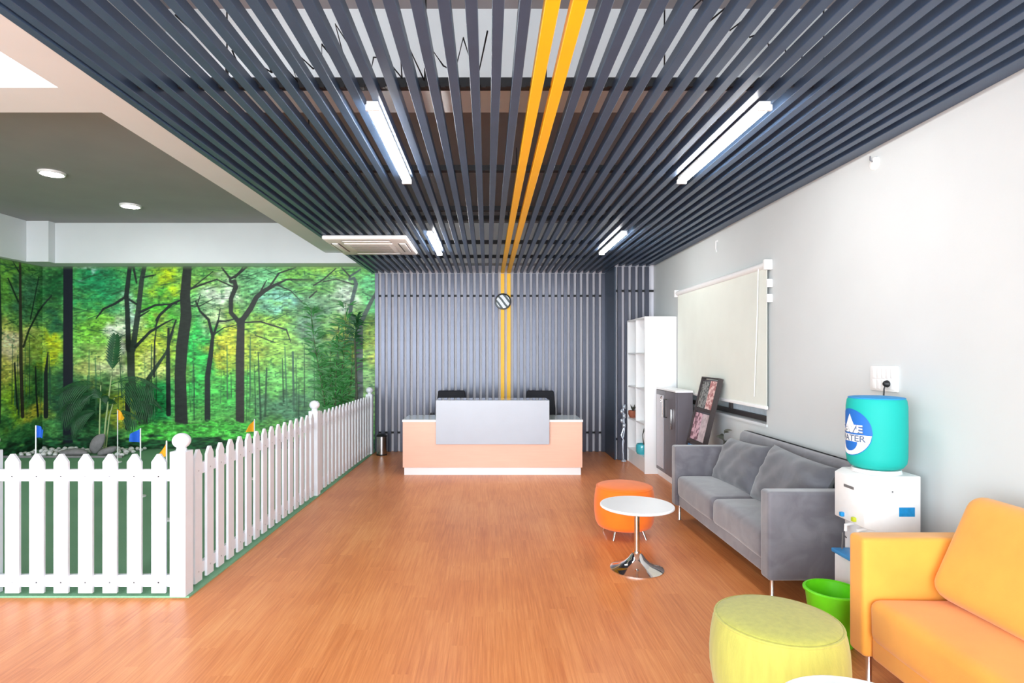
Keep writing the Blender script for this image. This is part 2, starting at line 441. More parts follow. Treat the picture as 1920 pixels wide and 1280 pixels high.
clip = mesh_of('clip', B(-.012, .012, -.02, .0, 0, .022), 'runner_black', False)
for x in slat_x[:-1]:
    link('clip', clip, sc, (x + .04, 2.92, .032)); link('clip', clip, sc, (x + .065, 2.92, .036))
rod = mesh_of('hanger_rod', lathe([(0, 0), (.009, 0), (.009, .06), (.004, .07), (.004, ZC - ZS - .09), (0, ZC - ZS - .09)], 8), 'runner_black')
for x in (-1.31, -.31, .29, .89, 1.69): link('hanger_rod', rod, sc, (x, 2.95, .09))
rod2 = mesh_of('hanger_rod', lathe([(0, 0), (.004, 0), (.004, ZC - ZS - .09), (0, ZC - ZS - .09)], 8), 'runner_black')
for y in (4.30, 5.85, 8.15):
    for x in (-1.31, .29, 1.69): link('hanger_rod', rod2, sc, (x, y, .09))
# loose cable lying over the slats
rr = random.Random(5)
pts = [(-1.25 + 1.25 * t / 24, 2.35 + .55 * abs(math.sin(t * 1.3)), .058 + .02 * rr.random()) for t in range(25)]
obj('cable', tube(pts, .004, 6), 'runner_black', sc)
pts = [(.75 + .75 * t / 20, 2.25 + .45 * (t / 20) + .05 * math.sin(t * 2.1), .058 + .02 * rr.random()) for t in range(21)]
obj('cable', tube(pts, .004, 6), 'runner_black', sc)

# ------------------------------------------------------------------ slat wall behind the desk
sw = thing('slat_wall', 'dark grey vertical slat wall with two yellow slats behind the reception desk', 'slat wall', (0, 9.32, 0))
SW = .0285
vs = mesh_of('slat', bev(B(-SW, SW, 0, .05, 0.002, ZS - .004), .002, 1), 'slat_wall_dark', False)
vy = mesh_of('slat', bev(B(-SW, SW, 0, .05, 0.002, ZS - .004), .002, 1), 'slat_yellow', False)
for i, x in enumerate(slat_x):
    if x < 1.86:
        o = link('slat', vy if i in (20, 21) else vs, sw, (x, 0, 0))
        if i in (20, 21): o['label'] = 'yellow wall slat'
for z in (.285, 2.47): obj('runner', B(-1.79, 1.86, .05, .08, z, z + .03), 'runner_black', sw, smooth=False)
s2 = thing('slat_wall', 'narrow stretch of dark slats on the column above the white bookcase', 'slat wall', (0, 8.60, 0))
for x in slat_x:
    if x > 1.87: link('slat', vs, s2, (x, 0, 0))
obj('side_panel', B(1.865, 1.883, 0, .719, 0.002, ZS - .004), 'panel_navy', s2, smooth=False)
for z in (.285, 2.47): obj('runner', B(1.89, 2.45, .05, .085, z, z + .03), 'runner_black', s2, smooth=False)

# ------------------------------------------------------------------ tube lights, downlights, air conditioner
def tube_light(x, y0, y1, label):
    t = thing('tube_light', label, 'tube light', (x, (y0 + y1) / 2, ZS - .052), 0, 'tube lights under the slat ceiling')
    L = (y1 - y0) / 2
    obj('housing', bev(B(-.03, .03, -L, L, .026, .051), .004), 'plastic_white', t)
    bm = bmesh.new(); prof = [(-.032, .026)] + [(.032 * math.cos(a), .026 + .026 * math.sin(a)) for a in [PI + PI * k / 10 for k in range(1, 10)]] + [(.032, .026)]
    obj('diffuser', prism(prof, 2 * L - .02, 'y', None, -L + .01), 'lamp_white', t)
    for s in (-1, 1): obj('end_cap', bev(B(-.034, .034, s * L - .01, s * L + .01, 0, .03), .003), 'plastic_white', t)
tube_light(-.585, 2.98, 4.26, 'near lit tube light left of the yellow slats')
tube_light(1.41, 2.98, 4.26, 'near lit tube light right of the yellow slats')
tube_light(-.60, 6.10, 7.36, 'far lit tube light beside the ceiling air conditioner')
tube_light(1.42, 6.10, 7.30, 'far lit tube light right of the yellow slats towards the bookcase')
for k, (x, y) in enumerate(((-4.93, 6.64), (-4.93, 8.10))):
    t = thing('downlight', ['round lit downlight in the grey ceiling, the nearer one at the left edge', 'round lit downlight in the grey ceiling, the farther one nearest the mural'][k], 'downlight', (x, y, ZC - .03), 0, 'downlights in the grey ceiling')
    obj('trim_ring', lathe([(.11, .028), (.135, .028), (.13, .004), (.118, 0), (.11, .004), (.11, .028)], 32), 'plastic_white', t)
    obj('lamp', lathe([(0, .006), (.108, .006), (.108, .02), (0, .02)], 32), 'downlight_glow', t)
ac = thing('ceiling_air_conditioner', 'white square cassette air conditioner set in the dark slat ceiling', 'air conditioner', (-1.33, 6.82, ZS - .062))
obj('panel', bev(B(-.46, .46, -.50, .50, .012, .061), .02, 3), 'plastic_cream', ac)
obj('grille', bev(B(-.27, .27, -.28, .28, 0, .016), .006), 'plastic_cream', ac)
for k in range(9): obj('grille_slit', B(-.22, .22, -.21 + k * .05, -.203 + k * .05, -.002, .002), 'slot_grey', ac, smooth=False)
for rz in range(4):
    m = move(bev(B(-.26, .26, -.41, -.345, .004, .016), .004), rz=rz * PI / 2)
    obj('louvre', m, 'plastic_white', ac)
    m = move(B(-.27, .27, -.425, -.415, .008, .0125), rz=rz * PI / 2)
    obj('louvre_slot', m, 'slot_grey', ac, smooth=False)
    m = move(B(-.27, .27, -.34, -.328, .008, .0125), rz=rz * PI / 2)
    obj('louvre_slot', m, 'slot_grey', ac, smooth=False)

# ------------------------------------------------------------------ forest mural (flat print on the two walls)
PXM = YM / F                                   # metres per photograph pixel on the mural wall
CX0, CX1, CY0, CY1 = -500, 712, 492, 850       # canvas in pixels
SS = 1.0
xs = np.arange(CX0, CX1 + .01, SS); ys = np.arange(CY0, CY1 + .01, SS)
GX, GY = np.meshgrid(xs, ys); H, W_ = GX.shape
def vnoise(cx, cy):
    """smooth value noise, cell size in pixels"""
    gh, gw = int(H / cy) + 3, int(W_ / cx) + 3
    g = rng.random((gh, gw)); fx = (GX - CX0) / cx; fy = (GY - CY0) / cy
    ix, iy = fx.astype(int), fy.astype(int); tx, ty = fx - ix, fy - iy
    tx = tx * tx * (3 - 2 * tx); ty = ty * ty * (3 - 2 * ty)
    return (g[iy, ix] * (1 - tx) + g[iy, ix + 1] * tx) * (1 - ty) + (g[iy + 1, ix] * (1 - tx) + g[iy + 1, ix + 1] * tx) * ty
img = np.zeros((H, W_, 3)); img[:] = (96, 168, 80)
wx = (vnoise(26, 18) - .5) * 34 + (vnoise(9, 7) - .5) * 16; wy = (vnoise(26, 18) - .5) * 36 + (vnoise(9, 7) - .5) * 18
def patch(x, y, rx, ry, col, k=1.0):
    d = ((GX + wx - x) / rx) ** 2 + ((GY + wy - y) / ry) ** 2
    a = (k * np.exp(-(d ** 1.3) * 1.1))[..., None]
    img[:] = img * (1 - a) + np.array(col) * a
for p in ((-60, 560, 90, 90, (90, 150, 60)), (-60, 680, 90, 70, (204, 196, 76)), (10, 520, 60, 40, (104, 160, 60)), (45, 560, 40, 50, (62, 116, 84)),
          (12, 660, 60, 50, (216, 204, 104)), (14, 652, 30, 24, (240, 222, 184)), (20, 745, 40, 40, (150, 190, 40)),
          (95, 535, 28, 70, (22, 84, 42)), (92, 650, 26, 55, (176, 184, 30)), (70, 730, 40, 60, (52, 104, 50)), (95, 600, 22, 20, (30, 90, 60)),
          (185, 530, 60, 55, (26, 132, 82)), (165, 500, 26, 10, (180, 205, 205)), (200, 560, 50, 24, (34, 140, 86)),
          (185, 615, 50, 42, (120, 190, 62)), (222, 640, 24, 55, (226, 232, 216)), (170, 690, 40, 40, (190, 200, 110)), (215, 700, 30, 30, (224, 224, 170)),
          (252, 590, 20, 40, (170, 200, 200)), (290, 650, 46, 60, (192, 206, 64)), (285, 690, 26, 24, (224, 224, 130)), (318, 525, 34, 30, (178, 202, 28)),
          (300, 575, 40, 24, (72, 184, 50)), (285, 755, 46, 50, (40, 172, 92)), (372, 640, 26, 60, (50, 205, 92)), (370, 720, 26, 60, (62, 196, 88)),
          (385, 520, 40, 22, (120, 180, 80)), (415, 555, 46, 34, (204, 222, 198)), (395, 600, 24, 20, (190, 220, 170)),
          (425, 650, 34, 52, (206, 206, 64)), (475, 640, 30, 44, (196, 210, 76)), (430, 735, 44, 46, (84, 204, 90)), (500, 520, 50, 24, (120, 196, 140)),
          (525, 562, 44, 26, (132, 200, 190)), (520, 640, 44, 54, (166, 216, 92)), (560, 660, 30, 40, (150, 206, 100)), (530, 715, 60, 34, (120, 200, 104)),
          (585, 600, 30, 60, (112, 154, 124)), (555, 512, 50, 16, (110, 180, 70)), (610, 505, 40, 16, (140, 186, 74)), (640, 560, 34, 30, (196, 216, 196)),
          (650, 640, 34, 50, (192, 206, 100)), (700, 545, 24, 34, (104, 204, 132)), (700, 650, 18, 44, (204, 214, 92)), (620, 720, 46, 50, (112, 186, 112)),
          (540, 765, 80, 26, (86, 138, 102)), (690, 740, 26, 40, (150, 190, 120)),
          (180, 775, 70, 60, (28, 80, 50)), (120, 745, 30, 60, (24, 66, 48)), (225, 765, 30, 34, (170, 180, 50)), (30, 800, 70, 34, (54, 116, 62)),
          (55, 772, 34, 16, (204, 194, 62))):
    patch(*p)
for k in range(16):
    patch(-480 + 24 * k, rng.uniform(510, 780), 40, 46, [(90, 150, 60), (200, 200, 80), (40, 110, 60), (120, 190, 70), (210, 220, 180)][k % 5])
leaf = (vnoise(6, 2.2) * .45 + vnoise(9, 4.5) * .35 + vnoise(20, 9) * .2)
cl = np.clip((leaf - .5) * 3.4, -1, 1)
speck = np.clip((vnoise(3.2, 2.0) - .66) * 5, 0, 1)
img *= 1.0 * (1 + .30 * cl)[..., None]
img += (speck * 22)[..., None] * np.array((1, 1, .7))
dk = np.clip((vnoise(4.2, 2.4) - .70) * 6, 0, 1)[..., None]
img[:] = img * (1 - .5 * dk) + np.array((20, 70, 40)) * .5 * dk
def stroke(pts, col, soft_=0.8, mott=0.12):
    """polyline of (x, y, width)"""
    for (x0, y0, w0), (x1, y1, w1) in zip(pts, pts[1:]):
        mx = max(w0, w1) + 3
        ax, bx = int((min(x0, x1) - mx - CX0) / SS), int((max(x0, x1) + mx - CX0) / SS) + 1
        ay, by = int((min(y0, y1) - mx - CY0) / SS), int((max(y0, y1) + mx - CY0) / SS) + 1
        ax, ay = max(ax, 0), max(ay, 0); bx, by = min(bx, W_), min(by, H)
        if bx <= ax or by <= ay: continue
        X = GX[ay:by, ax:bx]; Y = GY[ay:by, ax:bx]
        dx, dy = x1 - x0, y1 - y0; q = dx * dx + dy * dy + 1e-9
        t = np.clip(((X - x0) * dx + (Y - y0) * dy) / q, 0, 1)
        d = np.hypot(X - x0 - t * dx, Y - y0 - t * dy) - (w0 + (w1 - w0) * t) / 2
        a = np.clip(.5 - d / soft_, 0, 1)[..., None]
        c = np.array(col) * (1 + mott * (leaf[ay:by, ax:bx, None] - .5) * 4)
        img[ay:by, ax:bx] = img[ay:by, ax:bx] * (1 - a) + c * a
# thin saplings deep in the wood
for k in range(100):
    x = rng.uniform(-490, 705); y1 = rng.uniform(740, 792); y0 = y1 - rng.uniform(40, 120)
    wd = rng.uniform(1.0, 3.0); lean = rng.uniform(-5, 5)
    stroke([(x + lean, y0, wd * .5), (x, y1, wd)], (40, 80, 56) if k % 3 else (70, 120, 80), 1.2)
for k in range(210):
    x = rng.uniform(-490, 705); y = rng.uniform(498, 640); a = rng.uniform(-.5, .5); l = rng.uniform(15, 45)
    stroke([(x, y, 1.6), (x + l * math.cos(a), y - l * math.sin(a), .8)], (36, 86, 52), 1.4)
TR = (38, 44, 40); TD = (26, 38, 36)
stroke([(352, 492, 16), (347, 555, 19), (349, 592, 21), (341, 650, 22), (338, 700, 21), (340, 790, 24), (346, 812, 16)], TR)
stroke([(452, 602, 14), (450, 666, 16), (450, 788, 16)], (48, 48, 42))
stroke([(452, 610, 11), (446, 601, 9), (433, 586, 8), (433, 560, 8), (442, 538, 9), (440, 527, 7), (432, 528, 5), (431, 523, 4), (441, 518, 5), (462, 501, 4)], TR)
stroke([(432, 522, 4), (416, 502, 3)], TR); stroke([(441, 520, 4), (458, 498, 2)], TR)
stroke([(452, 610, 11), (455, 599, 10), (470, 578, 10), (481, 557, 9), (497, 544, 8), (518, 533, 5), (537, 524, 3), (587, 525, 1.5)], TR)
stroke([(505, 538, 4), (523, 512, 3), (555, 501, 2)], TR); stroke([(518, 533, 3), (545, 545, 2), (570, 570, 1)], TR)
stroke([(484, 556, 4), (492, 540, 3), (500, 525, 1.5)], TR)
stroke([(458, 604, 3), (489, 603, 3), (537, 618, 3), (545, 640, 1.5)], TR); stroke([(478, 628, 2), (516, 642, 1.5)], TR)
stroke([(399, 629, 6), (395, 666, 9), (389, 706, 10), (389, 785, 11)], TD)
stroke([(399, 632, 6), (391, 599, 5), (375, 583, 4), (367, 565, 3)], TD); stroke([(399, 632, 5), (409, 602, 4), (423, 602, 3), (446, 596, 2)], TD)
stroke([(409, 602, 2.5), (413, 578, 1.5)], TD); stroke([(402, 626, 2.5), (420, 614, 2), (444, 609, 1.5)], TD); stroke([(370, 570, 2), (376, 552, 1.5)], TD)
stroke([(355, 542, 4), (393, 528, 3), (407, 524, 2.5), (436, 537, 3)], TR); stroke([(355, 544, 3), (375, 528, 2), (399, 509, 1.5)], TR)
stroke([(355, 572, 3), (372, 575, 2)], TR); stroke([(372, 575, 2), (400, 560, 1.5), (432, 560, 1)], TR)
stroke([(245, 655, 15), (246, 704, 14), (252, 740, 12), (266, 800, 10)], (50, 62, 50)); stroke([(272, 800, 10), (278, 710, 8), (312, 660, 5), (325, 620, 3)], (44, 66, 48))
stroke([(241, 655, 10), (239, 585, 9), (237, 554, 9), (244, 495, 8)], TD); stroke([(249, 655, 11), (259, 585, 10), (266, 522, 9), (272, 495, 8)], (44, 58, 50))
stroke([(236, 556, 5), (216, 569, 4.5), (194, 579, 4), (180, 597, 2)], TD); stroke([(254, 650, 6), (281, 622, 5), (312, 604, 3), (325, 598, 2)], TD)
stroke([(261, 586, 5), (291, 572, 4), (331, 569, 2.5)], TD); stroke([(260, 594, 4), (280, 582, 2)], TD); stroke([(240, 560, 4), (256, 570, 4)], TD)
stroke([(268, 520, 4), (292, 515, 2)], TD); stroke([(250, 500, 5), (256, 530, 3)], TD)
stroke([(289, 706, 4), (290, 640, 3), (293, 615, 2)], TD); stroke([(294, 600, 6), (300, 590, 5), (322, 570, 5), (340, 562, 3)], TD)
stroke([(296, 598, 4), (292, 612, 3)], TD)
stroke([(316, 616, 4), (315, 680, 8), (316, 776, 9)], TD); stroke([(316, 640, 4), (330, 600, 3)], TD)
stroke([(239, 722, 9), (240, 802, 11)], (16, 26, 24))
stroke([(127.5, 488, 18), (127.5, 836, 19)], (20, 24, 38), .8, .05); stroke([(118, 838, 5), (104, 842, 3)], (20, 24, 38)); stroke([(136, 832, 5), (150, 840, 3)], (20, 24, 38))
stroke([(26, 492, 5), (27, 585, 7), (28, 632, 8), (28, 679, 8), (30, 725, 8), (32, 775, 8)], (56, 50, 42)); stroke([(34, 650, 5), (47, 619, 4), (69, 585, 4), (97, 554, 2.5)], TD)
stroke([(22, 570, 4), (0, 532, 3)], TD); stroke([(26, 520, 3), (10, 500, 2)], TD); stroke([(50, 600, 3), (70, 520, 2)], TD)
stroke([(62, 688, 4), (64, 740, 4), (68, 778, 5)], TD); stroke([(90, 660, 2), (86, 700, 7), (86, 780, 9)], (18, 28, 26)); stroke([(14, 680, 4), (20, 760, 4)], TD)
for bx_ in (-20, -58, -96, -160, -205, -262, -330, -371, -440): stroke([(bx_, 492, 5), (bx_ + 3, 620, 8), (bx_, 780, 9)], TD)
stroke([(674, 615, 13), (673, 677, 15), (673, 760, 16)], (84, 96, 92)); stroke([(674, 618, 8), (657, 585, 7), (660, 563, 7), (668, 532, 7), (664, 521, 5), (655, 524, 4), (656, 518, 4), (676, 505, 3)], (72, 92, 88))
stroke([(656, 518, 3), (641, 502, 2.5)], TR); stroke([(676, 606, 9), (696, 565, 7), (708, 545, 6)], (70, 90, 80))
stroke([(588, 535, 2.5), (606, 524, 2.5), (630, 503, 2)], TR); stroke([(606, 528, 2), (630, 523, 2), (663, 533, 2.5)], TR); stroke([(580, 558, 3), (594, 545, 2)], TR)
stroke([(500, 690, 3), (497, 780, 4)], (52, 92, 62)); stroke([(484, 660, 2), (489, 790, 4)], (44, 84, 56)); stroke([(549, 660, 4), (551, 770, 4)], (70, 110, 84)); stroke([(534, 650, 2), (538, 760, 3)], (70, 120, 84))
# bright undergrowth and dark ground
ug = vnoise(30, 9) * 16 + vnoise(8, 5) * 10
a = np.clip((GY - 786 + ug * .9 - 14) / 5, 0, 1) * np.clip((GX - 235) / 20, 0, 1) * np.clip((500 - GX) / 40, 0, 1)
gcol = np.array((78, 186, 70)) * (1 + .4 * cl)[..., None] + speck[..., None] * 40
img[:] = img * (1 - a[..., None]) + gcol * a[..., None]
a = np.clip((GY - 818 + (vnoise(14, 6) - .5) * 22) / 6, 0, 1)[..., None] * .92
img[:] = img * (1 - a) + np.array((24, 66, 40)) * (1 + .7 * cl)[..., None] * a
a = np.clip((506 - GY) / 5, 0, 1)[..., None] * .5
img[:] = img * (1 - a) + np.array((120, 150, 100)) * a
img = np.clip(img, 0, 255) / 255.0
lin = np.where(img <= .04045, img / 12.92, ((img + .055) / 1.055) ** 2.4)

mm = bpy.data.materials.new('mural_print'); mm.use_nodes = True
_b = mm.node_tree.nodes['Principled BSDF']; _b.inputs['Roughness'].default_value = .42; _b.inputs['Specular IOR Level'].default_value = .35
_a = mm.node_tree.nodes.new('ShaderNodeAttribute'); _a.attribute_name = 'print'
mm.node_tree.links.new(_a.outputs['Color'], _b.inputs['Base Color']); M['mural_print'] = mm
XC = 914 + XL / PXM                            # canvas x of the room corner
def mural_panel(name, cols, place, parent):
    X = xs[cols]; nx, ny = len(X), len(ys)
    co = np.array([place(x) for x in X])       # (nx, 2) x, y in metres
    z = np.clip(1.55 - (ys - 664) * PXM, 0.013, 2.978)
    v = np.zeros((ny, nx, 3)); v[:, :, :2] = co[None]; v[:, :, 2] = z[:, None]
    idx = np.arange(nx * ny).reshape(ny, nx)
    q = np.stack([idx[1:, :-1], idx[1:, 1:], idx[:-1, 1:], idx[:-1, :-1]], -1).reshape(-1, 4)
    me = bpy.data.meshes.new(name); me.vertices.add(nx * ny); me.vertices.foreach_set('co', v.reshape(-1))
    me.loops.add(q.size); me.loops.foreach_set('vertex_index', q.reshape(-1).astype(np.int32))
    me.polygons.add(len(q)); me.polygons.foreach_set('loop_start', np.arange(0, q.size, 4, dtype=np.int32))
    me.update(calc_edges=True)
    ca = me.color_attributes.new('print', 'FLOAT_COLOR', 'POINT')
    c4 = np.ones((ny, nx, 4), np.float32); c4[:, :, :3] = lin[:, cols]
    ca.data.foreach_set('color', c4.reshape(-1)); me.materials.append(mm)
    return link(name, me, parent)
mu = thing('forest_mural', 'green forest photo mural covering the wall behind the picket fence', 'mural')
mural_panel('mural_panel', np.where((xs >= XC) & (xs <= 704))[0], lambda x: ((x - 914) * PXM, YM), mu)
mural_panel('mural_panel', np.where(xs <= XC + .5)[0], lambda x: (XL + .006, YM - (XC - x) * PXM), mu)

# ------------------------------------------------------------------ picket fence
PW, PT = .045, .018
def picket_bm():
    return prism([(-PW, 0), (PW, 0), (PW, .835), (.010, .885), (-.010, .885), (-PW, .835)], PT, 'y')
pk = mesh_of('picket', picket_bm(), 'white_paint', False)
scr = mesh_of('screw', lathe([(0, -.002), (.006, -.002), (.006, .0), (0, .0)], 8), 'screw_grey')
def fence_post(parent, loc, rz=0):
    p = obj('post', bev(B(-.05, .05, -.05, .05, 0, .92), .003, 1), 'white_paint', parent, loc, (0, 0, rz), False)
    prof = [(0, .0), (.032, 0), (.032, .012), (.028, .02)] + [(.056 * math.cos(t), .064 + .049 * math.sin(t)) for t in [-1.0 + k * 2.55 / 12 for k in range(13)]] + [(0, .113)]
    q = obj('ball_finial', lathe(prof, 24), 'white_paint', p, (0, 0, .92))
def fence_run(label, x0, y0, x1, y1, posts, n, side=1):
    """run along local x from (x0, y0); pickets on the -y side of the rails"""
    L = math.hypot(x1 - x0, y1 - y0); rz = math.atan2(y1 - y0, x1 - x0)
    f = thing('picket_fence', label, 'fence', (x0, y0, 0.008), rz)
    for t in posts: fence_post(f, (t, 0, .004))
    pp = sorted(posts)
    for a, b in zip(pp, pp[1:]):
        for z in (.055, .73): obj('rail', bev(B(a + .05, b - .05, -.012, .018, z, z + .075), .002, 1), 'white_paint', f, smooth=False)
        for k in range(n):
            t = a + (b - a) * (k + 1) / (n + 1)
            c = link('picket', pk, f, (t, -.012 - PT if side < 0 else .018, .022), (0, 0, random.uniform(-.004, .004)))
            for z in (.067, .742): link('screw', scr, c, (0, 0 if side < 0 else PT, z), (-PI / 2 if side > 0 else PI / 2, 0, 0))
    return f
FX0, FY0 = -1.963, 3.765
fence_run('long white picket fence running back along the wood floor to the slat wall', FX0, FY0, -1.825, 9.08, [0, 2.66, 5.316], 16, -1)
# the short run in front shares the corner post: its own posts start one bay further left
f2 = thing('picket_fence', 'short front run of white picket fence at the left edge', 'fence', (FX0, FY0, .008), PI)
fence_post(f2, (1.235, 0, .004))
fence_post(f2, (2.47, 0, .004))
for a, b in ((.054, 1.185), (1.285, 2.42)):
    for z in (.055, .73): obj('rail', bev(B(a, b, -.018, .012, z, z + .075), .002, 1), 'white_paint', f2, smooth=False)
    for k in range(7):
        c = link('picket', pk, f2, (a + .078 + k * .1555, .012, .022), (0, 0, random.uniform(-.004, .004)))
        for z in (.067, .742): link('screw', scr, c, (0, PT, z), (-PI / 2, 0, 0))

# ------------------------------------------------------------------ golf flags on the turf
def flag(x, y, col, pts, label):
    f = thing('golf_flag', label, 'golf flag', (x, y, .012), 0, 'golf flags on the turf')
    obj('pole', lathe([(0, 0), (.007, 0), (.007, .735), (.004, .74), (0, .74)], 10), 'stem_pale' if False else 'plastic_white', f)
    obj('cup', lathe([(0, .0), (.055, 0), (.055, .012), (.045, .014), (0, .010)], 24), 'plastic_white', f)
    bm = bmesh.new(); n = 8
    g = []
    for i in range(n + 1):
        u = i / n; r_ = []
        for j in range(2):
            x_ = pts[0][0] * (1 - u) + (pts[1][0] if j == 0 else pts[2][0]) * u
            z_ = (pts[0][1] if j == 0 else pts[3][1]) * (1 - u) + (pts[1][1] if j == 0 else pts[2][1]) * u
            r_.append((x_, .025 * math.sin(u * 5), z_))
        g.append(r_)
    for s in (0, .003):
        vv = [[bm.verts.new((a, b + s, c)) for a, b, c in r_] for r_ in g]
        for a, b in zip(vv, vv[1:]): bm.faces.new((a[0], b[0], b[1], a[1]))
    obj('pennant', bm, col, f)
flag(-5.08, 6.60, 'flag_blue', ((.004, .74), (.10, .69), (.09, .60), (.004, .60)), 'blue pennant flag nearest the left edge of the turf')
flag(-5.27, 8.36, 'flag_yellow', ((-.01, .76), (.11, .64), (.09, .60), (-.01, .60)), 'yellow pennant flag standing beside the white pebbles')
flag(-3.75, 6.34, 'flag_blue', ((.0, .74), (-.10, .68), (-.11, .60), (.0, .58)), 'blue pennant flag between the pebbles and the corner fence post')
flag(-2.97, 5.43, 'flag_yellow', ((.0, .74), (-.10, .56), (-.11, .55), (.0, .60)), 'yellow pennant flag just left of the corner fence post')
flag(-2.88, 7.25, 'flag_yellow', ((.0, .74), (-.06, .66), (-.10, .58), (.0, .58)), 'yellow pennant flag rising behind the long picket fence')

# ------------------------------------------------------------------ pebbles and rocks in front of the mural
def stone(seed, sx, sy, sz, sub=2):
    bm = bmesh.new(); bmesh.ops.create_icosphere(bm, subdivisions=sub, radius=1); r_ = random.Random(seed)
    ph = [r_.uniform(0, 6) for _ in range(6)]
    for v in bm.verts:
        k = 1 + .12 * math.sin(2.1 * v.co.x + ph[0]) * math.sin(2.4 * v.co.y + ph[1]) + .08 * math.sin(3.2 * v.co.z + ph[2] + v.co.x)
        v.co = Vector((v.co.x * sx * k, v.co.y * sy * k, v.co.z * sz * k))
    return bm
stones = [mesh_of('pebble', stone(k, .034 + .005 * (k % 3), .030, .024 + .004 * (k % 2)), 'pebble') for k in range(6)]
rr = random.Random(21); placed = []; tries = 0
while len(placed) < 130 and tries < 6000:
    tries += 1
    u = rr.random(); x = -7.1 + u * 1.62; y = rr.uniform(8.80, 9.40) if x < -6.2 else rr.uniform(8.80, 9.44)
    if any((x - a) ** 2 + ((y - b) * 1.0) ** 2 < .0078 for a, b in placed): continue
    if -6.48 < x < -5.58 and 8.74 < y < 9.08: continue
    if (x + 6.02) ** 2 + (y - 9.20) ** 2 < .03: continue
    if (x + 5.27) ** 2 + (y - 8.36) ** 2 < .02: continue
    placed.append((x, y))
    o = link('pebble', rr.choice(stones), None, (x, y, .012 + .026), (0, rr.uniform(-.2, .2), rr.uniform(0, 6)))
    s = rr.uniform(.8, 1.2); o.scale = (s, s, s); o.location.z = .0135 + .030 * s
    tag(o, 'rounded white pebble in the bed at the foot of the mural', 'pebble', 'white pebbles below the mural')
obj_ = obj('pebble_bed_edging', bev(B(-7.22, -5.42, 8.70, 8.73, .012, .045), .005), 'rock_grey'); tag(obj_, 'grey edging strip along the front of the pebble bed', 'edging')
o = obj('rock', move(stone(31, .085, .05, .18, 3), ry=.55), 'rock_grey', None, (-6.00, 9.02, .185)); tag(o, 'flat grey rock leaning upright among the white pebbles', 'rock')
o = obj('rock', stone(32, .20, .09, .055, 3), 'rock_grey', None, (-6.26, 8.86, .075)); tag(o, 'low grey rock lying beside the upright leaning one', 'rock')
o = obj('rock', move(stone(33, .15, .07, .05, 3), ry=-.3), 'rock_grey', None, (-5.76, 8.88, .085)); tag(o, 'small tilted grey rock to the right of the upright one', 'rock')

# ------------------------------------------------------------------ plants in front of the mural
def leaf_strip(bm, p0, d, length, width, droop, nrm):
    """one slim leaf as a tapered, folded strip"""
    p0 = Vector(p0); d = Vector(d).normalized(); side = d.cross(Vector(nrm)).normalized(); n = 4; L = []; R_ = []; Mx = []
    for i in range(n + 1):
        t = i / n; p = p0 + d * length * t + Vector((0, 0, -droop * length * t * t))
        ww = width * (math.sin(PI * min(.97, .12 + .86 * t))) * .5
        L.append(bm.verts.new(p + side * ww)); R_.append(bm.verts.new(p - side * ww)); Mx.append(bm.verts.new(p + Vector(nrm) * ww * -.3))
    for i in range(n):
        bm.faces.new((L[i], L[i + 1], Mx[i + 1], Mx[i])); bm.faces.new((Mx[i], Mx[i + 1], R_[i + 1], R_[i]))
def frond(base, out, length, rise, droop, nl, ll, lw, spread=1.0):
    """pinnate palm frond: rachis and leaflets in one mesh"""
    bm = bmesh.new(); base = Vector(base); out = Vector(out); pts = []
    for i in range(13):
        t = i / 12; pts.append(base + out * length * t + Vector((0, 0, rise * length * t - droop * length * t * t)))
    tube(pts, [.007 * (1 - .7 * i / 12) for i in range(13)], 6, bm)
    for k in range(nl):
        t = .18 + .8 * k / (nl - 1); i = min(11, int(t * 12)); f = t * 12 - i
        p = pts[i].lerp(pts[i + 1], f); tan = (pts[i + 1] - pts[i]).normalized()
        sd = tan.cross(Vector((0, -1, 0.25))).normalized()
        for s in (-1, 1):
            l = ll * (math.sin(PI * (.2 + .75 * t)) ** .6)
            leaf_strip(bm, p, sd * s * spread + tan * .9 + Vector((0, -.1, 0)), l, lw, .25 if spread < .6 else .7, (0, -1, .2))
    return bm
pl = thing('palm_plant', 'dark green areca palm with arching fronds standing in the pebbles', 'plant', (-6.02, 9.20, .016))
obj('stem', tube([(.0, 0, 0), (.03, 0, .45), (.10, -.01, .95), (.15, -.02, 1.30)], [.014, .013, .011, .008], 8), 'stem_pale', pl)
obj('stem', tube([(-.07, 0, 0), (-.06, 0, .5), (-.05, .01, 1.05)], [.012, .011, .008], 8), 'stem_pale', pl)
obj('stem', tube([(.03, 0, 0), (.09, 0, .55), (.17, 0, .85)], [.012, .010, .007], 8), 'stem_pale', pl)
for b_, o_, l_, ri, dr, nl, ll, lw, sp in (
        ((.14, -.02, 1.20), (.10, 0, .0), .62, 1.0, .0, 13, .26, .034, .5),
        ((.12, -.01, 1.06), (.9, 0, 0), .74, .42, .50, 22, .36, .014, .7),
        ((.17, 0, .85), (.95, 0, 0), .62, .34, .50, 20, .32, .014, .7),
        ((.16, 0, .98), (.98, .02, 0), .66, .22, .62, 20, .34, .014, .7),
        ((-.05, .01, 1.02), (-.95, 0, 0), .66, .40, .55, 20, .34, .014, .7),
        ((-.06, 0, .90), (-.9, 0, 0), .66, .16, .60, 20, .32, .014, .7),
        ((-.05, 0, .62), (-.85, -.05, 0), .50, .24, .55, 18, .28, .014, .7),
        ((.05, 0, .70), (.12, -.08, 0), .42, .60, .25, 16, .26, .014, .8),
        ((-.02, 0, .80), (-.3, -.06, 0), .42, .70, .40, 16, .26, .014, .8),
        ((.15, 0, .60), (.9, -.05, 0), .42, .28, .50, 16, .24, .014, .7)):
    obj('frond', frond(b_, o_, l_, ri, dr, nl, ll, lw, sp), 'leaf_dark', pl)
rr = random.Random(3)
